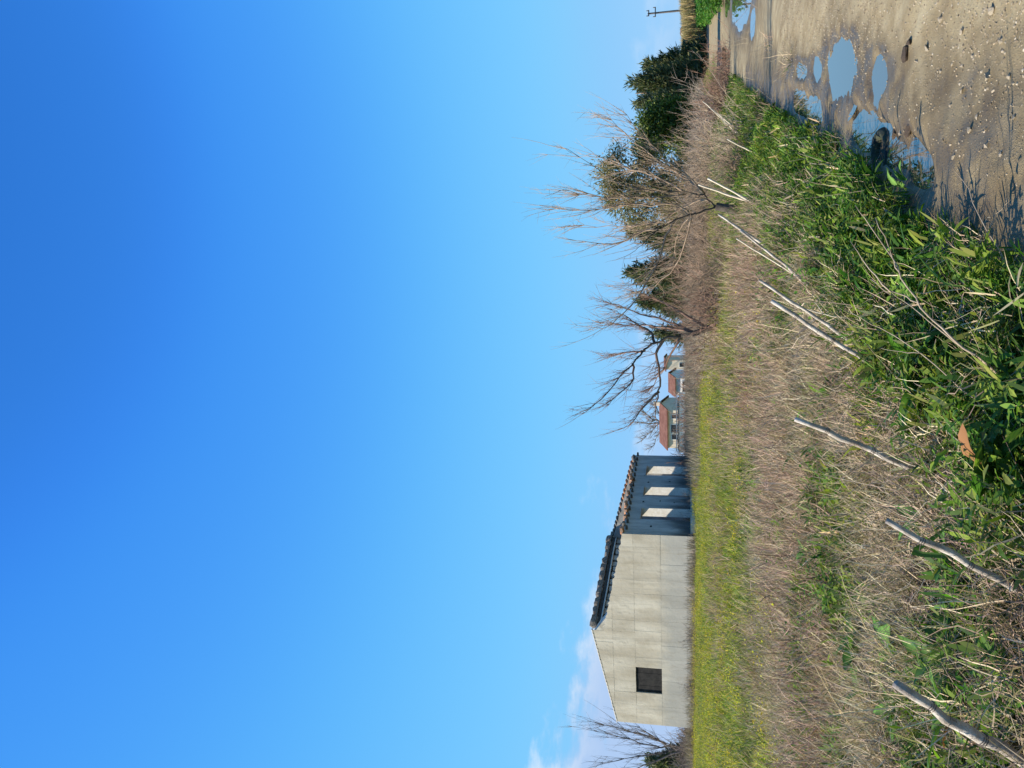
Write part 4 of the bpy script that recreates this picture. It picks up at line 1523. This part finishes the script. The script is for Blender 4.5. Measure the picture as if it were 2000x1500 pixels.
HEDGE = [('twig', (1390, 470), 28), ('greytwig', (1390, 430), 30), ('twig', (1392, 390), 27), ('redtwig', (1390, 520), 29), ('twig', (1390, 565), 27), ('greytwig', (1390, 625), 28),
         ('twig', (1398, 330), 25), ('greytwig', (1398, 290), 27), ('redtwig', (1388, 670), 29), ('twig', (1385, 710), 31), ('greytwig', (1392, 250), 30)]
HL = ['brown leafless hedge shrub left of the olive green tree', 'grey leafless hedge shrub under the olive green tree', 'brown hedge shrub right behind the forked trunk', 'reddish hedge shrub below the middle conifers',
      'brown hedge shrub below the arching branch', 'grey hedge shrub right of the spreading tree trunk', 'brown hedge shrub between forked tree and bright leafy tree', 'grey hedge shrub below the bright leafy tree',
      'reddish hedge shrub just left of the spreading tree trunk', 'low brown hedge shrub before the far houses', 'grey hedge shrub at the foot of the dark conifers']
for (mt_, bs_, D_), lb_ in zip(HEDGE, HL):
    brush(lb_, D_, bs_, 110, (.6, 1.75) if bs_[1] < 700 else (.5, 1.1), 1.4, mt_, .010, (0, 0), .6)
brush('brown leafless hedge beyond the left edge of the ruin', 50, (1356, 1480), 170, (.8, 2.2), 2.4, 'greytwig', .018, (0, 0), .6)
brush('low brown hedge touching the left corner of the ruin', 51, (1356, 1435), 120, (.6, 1.8), 1.8, 'twig', .018, (0, 0), .6)
brush('grey brown brush hiding the foot of the cream house', 60, (1352, 850), 170, (.8, 1.9), 2.6, 'greytwig', .02, (0, 0), .7)
brush('reddish brush in front of the white garden wall', 56, (1354, 790), 170, (.8, 1.8), 2.8, 'redtwig', .018, (0, 0), .7)

# ------------------------------------------------------------------ broken fence: leaning posts
posts = [((1748, 1338), (2040, 1512), 3.45, .029, 'pale barkless fence post with dark tie wire, nearest the big dock leaves', 'post'),
         ((1733, 1018), (2040, 1182), 3.60, .0185, 'grey leaning fence post rising beside a tall green blade', 'post'),
         ((1553, 818), (1850, 950), 4.75, .021, 'straight pale fence post standing alone in dry grass', 'post'),
         ((1508, 588), (1760, 752), 5.70, .020, 'white weathered fence post, lower of the close pair', 'post'),
         ((1482, 547), (1700, 695), 6.25, .016, 'slim brownish fence post, upper of the close pair', 'post'),
         ((1446, 450), (1620, 592), 8.0, .018, 'pale fence post crossed by a thinner stick', 'post'),
         ((1438, 466), (1590, 562), 8.5, .010, 'thin stick crossing a pale fence post', 'cane'),
         ((1403, 418), (1545, 512), 10.6, .022, 'pale fence post just left of the forked bare trunk', 'post'),
         ((1364, 361), (1500, 405), 13.2, .020, 'long whitish cane propped on the forked bare tree', 'cane'),
         ((1382, 348), (1500, 412), 13.0, .022, 'white pole leaning right of the forked bare tree', 'cane'),
         ((1420, 272), (1482, 302), 15.0, .016, 'short pale pole leaning over the green verge', 'cane'),
         ((1373, 198), (1432, 246), 20.0, .018, 'pale cane sticking out of the pinkish thicket', 'cane'),
         ((1388, 212), (1440, 262), 19.0, .016, 'second pale cane beside the pinkish thicket', 'cane')]
post_base = []
for (tp_, bp_, D, r_, lb, mt) in posts:
    a = at(*tp_, D - .12); c = at(*bp_, D)
    g = float(H(c[0], c[1]))
    dvec = c - a
    # run on to the ground
    kk = (g - .12 - a[2]) / dvec[2] if dvec[2] < -1e-3 else 1
    kk = min(max(kk, .9), 1.9)
    c = a + dvec * kk
    post_base.append((a, c))
    n = 12
    f0 = np.linspace(0, 1, n)
    pts = c[None] + (a - c)[None] * f0[:, None]
    side = np.array([1, .2, 0])
    bend = rng.uniform(-1, 1) * .015
    pts = pts + side * (np.sin(f0 * np.pi) * bend)[:, None] + rng.normal(0, r_ * .16, (n, 3))
    rr = r_ * .9 * (1.12 - .45 * f0) * (1 + rng.normal(0, .09, n))
    mb = MB(); mb.tube(pts - c, rr, 9)
    p = obj('fence_post' if mt == 'post' else 'cane', mb.mesh('post', True), M[mt], loc=c)
    tag(p, lb, 'fence post' if mt == 'post' else 'cane')
    if mt == 'post' and D < 6:
        ax = (a - c) / np.linalg.norm(a - c)
        e1 = np.cross(ax, [0, 1, 0.2]); e1 /= np.linalg.norm(e1); e2 = np.cross(ax, e1)
        for ft in (.62, .86):
            ci_ = int(ft * (n - 1))
            an = np.linspace(0, 2.6 * 2 * np.pi, 34)
            hp = (pts[ci_] - c)[None] + (np.cos(an)[:, None] * e1 + np.sin(an)[:, None] * e2) * rr[ci_] * 1.16 + ax[None] * (np.linspace(-1, 1, 34) * .012)[:, None]
            hp[-4:] += e1 * np.linspace(.004, .05, 4)[:, None] - ax * np.linspace(0, .03, 4)[:, None]
            mb = MB(); mb.tube(hp, np.full(34, .0016), 4)
            mb.build('wire_tie', M['wire'], p)

# torn hexagonal wire netting hanging between the nearest posts
P0 = [post_base[i] for i in (0, 1, 2, 3)]
pl_b = np.array([q[1] for q in P0]); pl_t = np.array([q[0] for q in P0])
ext_b = np.vstack([pl_b[0] + (pl_b[0] - pl_b[1]) * .8, pl_b]); ext_t = np.vstack([pl_t[0] + (pl_t[0] - pl_t[1]) * .8, pl_t])
seglen = np.concatenate([[0], np.cumsum(np.linalg.norm(np.diff(ext_b, axis=0), axis=1))])


def sheet(u, v):
    b_ = np.stack([np.interp(u, seglen, ext_b[:, c]) for c in range(3)], -1)
    t_ = np.stack([np.interp(u, seglen, ext_t[:, c]) for c in range(3)], -1)
    p = b_ + (t_ - b_) * v[..., None]
    sag = .10 * (fbm(u * 1.3, v * 2.0, 71) - .5)
    p[..., 0] += sag + .03
    p[..., 2] += .12 * (fbm(u * 1.1 + 9, v * 1.5, 72) - .5) * v
    p[..., 1] += .16 * (fbm(u * 1.7, v * 2.2, 73) - .5)
    return p


wcell = .085
nw = int(seglen[-1] / wcell)
nv = 26
us, vs = [], []
for k in range(nw):
    u0 = (k + .5) * wcell
    ph = k % 2
    uu, vv = [], []
    for j in range(nv):
        sgn = 1 if ((j // 2) + ph) % 2 == 0 else -1
        uu.append(u0 + sgn * wcell * .47)
        vv.append(.06 + .74 * j / nv)
    us.append(uu); vs.append(vv)
Pw = sheet(np.array(us), np.array(vs))
V, Q = tubes(Pw, np.full(Pw.shape[:2], .0011), 3)
mb = MB(); mb.add(V, Q)
for v0 in (.06,):
    uu = np.linspace(0.05, seglen[-1] - .05, 60)
    pp = sheet(uu, np.full(60, v0))
    mb.tube(pp, np.full(60, .0016), 4)
wo_ = mb.build('wire_netting', M['wire'])
tag(wo_, 'torn rusty hexagonal wire netting sagging between the leaning posts', 'wire netting')

# ------------------------------------------------------------------ single dead stems and tall blades
def stem(label, D0, D1, paths, r, mat, cat='stem', name='dead_stem'):
    Dg = on_ground(*paths[0][0])
    D1 = Dg + (D1 - D0) * .6; D0 = Dg
    p0 = at(*paths[0][0], D0)
    mb = MB()
    yb0, yb1 = paths[0][0][0], paths[0][-1][0]
    for pi, path in enumerate(paths):
        n = len(path)
        pts = np.array([at(px, py, D0 + (D1 - D0) * min(max((yb0 - px) / (yb0 - yb1 + 1e-6), 0), 1.1)) for px, py in path])
        if pi == 0:
            g = float(H(pts[0][0], pts[0][1]))
            p0 = pts[0]
        tt = np.linspace(0, 1, (len(pts) - 1) * 3 + 1)
        q = np.stack([np.interp(tt, np.linspace(0, 1, len(pts)), pts[:, c]) for c in range(3)], 1)
        q[1:-1] += rng.normal(0, .004, q[1:-1].shape)
        rr = r * (1 if pi == 0 else .6) * (1 - .7 * tt)
        mb.tube(q - p0, rr, 5)
    o = obj(name, mb.mesh('stem', True), M[mat], loc=p0)
    tag(o, label, cat)
    return o


stem('long forked grey dead stem arching over the green verge', 3.9, 4.4,
     [[(2000, 768), (1930, 715), (1860, 660), (1800, 600), (1760, 545), (1735, 480), (1710, 425)],
      [(1930, 715), (1880, 680), (1830, 640), (1780, 600), (1740, 570)],
      [(1800, 600), (1770, 580), (1730, 570), (1700, 545)],
      [(1760, 545), (1745, 510), (1700, 440), (1670, 400)],
      [(1740, 570), (1700, 525), (1660, 470)]], .007, 'stem')
stem('thin grey dead stem with side twigs rising beside the track', 4.1, 4.6,
     [[(2000, 590), (1965, 520), (1930, 450), (1890, 370), (1855, 315)], [(1930, 450), (1945, 420), (1975, 390)], [(1965, 520), (1940, 470)]], .004, 'stem')
stem('golden broken straw bent over the dock leaves', 4.4, 4.9,
     [[(1800, 1345), (1755, 1300), (1715, 1255), (1690, 1225), (1660, 1170), (1632, 1105)], [(1675, 1170), (1690, 1140), (1712, 1095)]], .0055, 'gold')
stem('golden bundle of straw lying in the dry grass', 5.2, 5.6,
     [[(1710, 1455), (1660, 1415), (1625, 1360), (1590, 1300), (1560, 1265)], [(1645, 1400), (1610, 1320), (1590, 1290)]], .006, 'gold')
stem('dark bent dead stem among the dock plants', 4.5, 4.8, [[(1760, 1500), (1715, 1460), (1680, 1440), (1655, 1412)]], .006, 'bark')
stem('slender dark dead stem crossing the dry grass before the gable', 4.8, 5.2, [[(1680, 1130), (1640, 1030), (1600, 940), (1580, 820)], [(1640, 1030), (1600, 1000), (1570, 985)]], .0035, 'bark')
stem('pale curved stem looping low beside the grey post', 3.9, 4.1, [[(1880, 1300), (1935, 1250), (1970, 1215), (1995, 1205)]], .005, 'cane')
stem('fine straw stalk standing high above the dry grass', 5.0, 5.6, [[(1650, 1140), (1600, 1030), (1590, 930), (1585, 840)]], .003, 'gold')
stem('thin pale stalk leaning across the flowering field', 5.6, 6.6, [[(1620, 1400), (1560, 1330), (1500, 1240), (1460, 1180)]], .003, 'gold')
stem('thin brown stalk leaning left of the golden straw', 5.2, 6.2, [[(1640, 1480), (1580, 1400), (1520, 1320), (1460, 1260)]], .003, 'stem')
stem('wiry grey stem bowing over the lower fence posts', 4.2, 4.6, [[(1950, 830), (1880, 760), (1800, 690), (1720, 640), (1660, 610)], [(1800, 690), (1760, 690), (1720, 680)]], .004, 'stem')
stem('pale crooked stick lying between the paired posts', 5.6, 5.9, [[(1690, 640), (1650, 620), (1610, 615), (1560, 600), (1520, 570)], [(1610, 615), (1590, 590)]], .006, 'cane')
stem('short stick poking up from the ditch weeds', 6.6, 6.7, [[(1650, 345), (1620, 320), (1560, 300)]], .005, 'stem')
stem('thin straw blade beside the ditch water', 6.3, 6.5, [[(1660, 340), (1630, 325), (1580, 318)]], .004, 'cane')


# tall green blades close to the camera
M['blade'] = mat_leaf('tall_blade', .4, .45, .4, hue=0, val=0)


def tall_blade(label, D0, D1, path, w, c=(.10, .19, .035)):
    n = len(path)
    pts = np.array([at(px, py, D0 + (D1 - D0) * k / (n - 1)) for k, (px, py) in enumerate(path)])
    g = float(H(pts[0][0], pts[0][1]))
    if pts[0][2] > g:
        pts = np.vstack([[pts[0][0], pts[0][1], g - .02], pts])
    tt = np.linspace(0, 1, 14)
    q = np.stack([np.interp(tt, np.linspace(0, 1, len(pts)), pts[:, k]) for k in range(3)], 1)
    q[1:-1] = (q[:-2] + q[1:-1] * 2 + q[2:]) / 4
    p0 = q[0].copy()
    tang = np.gradient(q, axis=0); tang /= np.linalg.norm(tang, axis=1, keepdims=True)
    sd_ = np.cross(tang, np.array([.2, 1, .15])); sd_ /= np.linalg.norm(sd_, axis=1, keepdims=True)
    nn = np.cross(tang, sd_)
    ww = w * np.interp(tt, [0, .3, .7, 1], [.6, 1, .8, .05]) * .5
    V = np.stack([q + sd_ * ww[:, None] + nn * ww[:, None] * .35, q, q - sd_ * ww[:, None] + nn * ww[:, None] * .35], 1).reshape(-1, 3) - p0
    Q = []
    for k in range(13):
        for j in (0, 1):
            a = k * 3 + j
            Q.append((a, a + 3, a + 4, a + 1))
    me = mesh_np('blade', V, Q, colr=np.tile(np.array(c), (len(V), 1)), smooth_sh=True)
    o = obj('grass_blade', me, M['blade'], loc=p0)
    tag(o, label, 'grass blade')


tall_blade('long straight green blade crossing the grey leaning post', 3.75, 3.95, [(2020, 1092), (1930, 1088), (1850, 1086), (1772, 1080)], .014)
tall_blade('second green blade rising beside the long straight one', 3.70, 3.9, [(2020, 1108), (1960, 1096), (1900, 1088), (1850, 1086)], .012)
tall_blade('broad green blade bent down across the grey post', 3.85, 3.9, [(1772, 1082), (1800, 1065), (1830, 1045), (1852, 1025)], .028, (.07, .14, .03))
tall_blade('short dark green blade right of the bent one', 3.85, 3.9, [(1918, 1086), (1925, 1065), (1935, 1040), (1945, 1015)], .022, (.05, .12, .04))
tall_blade('light green blade arching over the dead forked stem', 4.3, 4.4, [(1850, 560), (1810, 520), (1790, 495)], .012, (.15, .24, .05))
tall_blade('green blade tilted over the tall weeds by the wire', 4.0, 4.1, [(2000, 740), (1940, 745), (1890, 790), (1875, 825)], .016)


# ------------------------------------------------------------------ dock plants with large leaves
M['dock'] = mat_leaf('dock_leaf', .35, .6, .22, hue=.012, val=.18)
DOCK = [(.055, .13, .020), (.075, .165, .026), (.05, .115, .02), (.10, .20, .035)]
dock_me = []
for k in range(6):
    V, Q = leaf_shape(1.0, rng.uniform(.30, .40), 10, .28, rng.uniform(.5, 1.1), .05, .06)
    c0 = np.array(DOCK[k % 4])
    C = np.tile(c0, (len(V), 1))
    C[1::3] = C[1::3] * 1.9 + np.array([.05, .05, .02])      # pale midrib
    dock_me.append(mesh_np('leaf', V, Q, colr=C, smooth_sh=True))
rust_me = dock_me[0].copy()
rust_me.color_attributes['col'].data.foreach_set('color', np.tile(np.array([.36, .15, .07, 1], np.float32), len(rust_me.vertices)))


def dock(label, px, py, D, nl, L, lift=(.35, 1.0), rust=0, az=None):
    D = on_ground(px + 18, py)
    p = at(px + 18, py, D)
    g = float(H(p[0], D)) + .05
    e = empty('dock_plant', (p[0], D, g))
    tag(e, label, 'plant')
    for k in range(nl):
        me = dock_me[rng.integers(0, 6)] if k >= rust else rust_me
        s = rng.uniform(*L) * 1.15
        a = rng.uniform(0, 6.283) if az is None else rng.normal(az[0], az[1])
        o = obj('leaf', me, M['dock'], e, loc=(rng.normal(0, .015), rng.normal(0, .015), .02 + rng.uniform(0, .05)), rot=(rng.normal(0, .35), -rng.uniform(*lift), a))
        o.scale = (s, s * rng.uniform(.8, 1.15), s)


dock('large dock plant with two long glossy leaves at the end of the lone post', 1975, 930, 3.9, 6, (.20, .32), (.35, .85), 1, (-1.2, .9))
dock('broad dock plant with a rust coloured leaf beside the barkless post', 1900, 1395, 3.75, 7, (.16, .30), (.3, .9), 1)
dock('dark leafy dock clump under the golden broken straw', 1690, 1250, 4.9, 9, (.14, .26))
dock('spreading dock clump between the golden straw and barkless post', 1770, 1270, 4.4, 9, (.16, .30))
dock('low dock clump with toothed dark leaves below the dry grass', 1640, 1180, 5.4, 8, (.12, .22))
dock('dock plant with upright dark leaves left of the grey post', 1590, 1080, 6.3, 8, (.14, .24), (.5, 1.2))
dock('small dock plant at the tip of the barkless post', 1775, 1390, 4.3, 6, (.12, .22))
dock('glossy dock plant under the forked dead stem', 1815, 590, 4.6, 7, (.14, .24), (.4, 1.1))
dock('bright dock plant between the forked dead stem and white post', 1800, 690, 4.6, 8, (.14, .26), (.4, 1.1))
dock('dock plant with drooping leaves at the foot of the white post', 1820, 770, 4.5, 7, (.14, .24))
dock('dark dock tuft in the dry grass behind the slim brownish post', 1495, 505, 8.8, 8, (.14, .24), (.6, 1.3))
dock('low dock tuft near the field edge in front of the ruin', 1480, 985, 9.6, 7, (.12, .22), (.5, 1.2))
dock('leafy dock tuft beside the tallest straw stalk', 1560, 770, 6.6, 6, (.10, .18), (.4, 1.2))
dock('dock plant leaning over the ditch water', 1780, 355, 5.6, 6, (.10, .17), (.5, 1.2))
dock('thick dock clump at the near end of the dry grass', 1870, 1290, 4.0, 9, (.14, .26), (.4, 1.1))
dock('dock plant beside the straw tuft above the barkless post', 1700, 1350, 5.0, 8, (.12, .22), (.4, 1.1))
dock('leafy dock plant before the grey leaning post', 1890, 1090, 4.0, 7, (.12, .22), (.4, 1.1))
dock('dark dock plant between lone post and tall blade', 1830, 1010, 4.4, 8, (.12, .22), (.4, 1.1))
dock('dock plant in the dry grass above the lone post tip', 1560, 890, 6.6, 7, (.11, .20), (.5, 1.2))
dock('dock plant at the edge of the flowering field', 1530, 1240, 7.4, 7, (.11, .20), (.5, 1.2))
dock('dock plant with curled leaves near the bundle of straw', 1640, 1440, 5.6, 8, (.12, .22), (.4, 1.2))
dock('small dock rosette below the slim brownish post', 1640, 760, 5.8, 7, (.11, .20), (.5, 1.2))
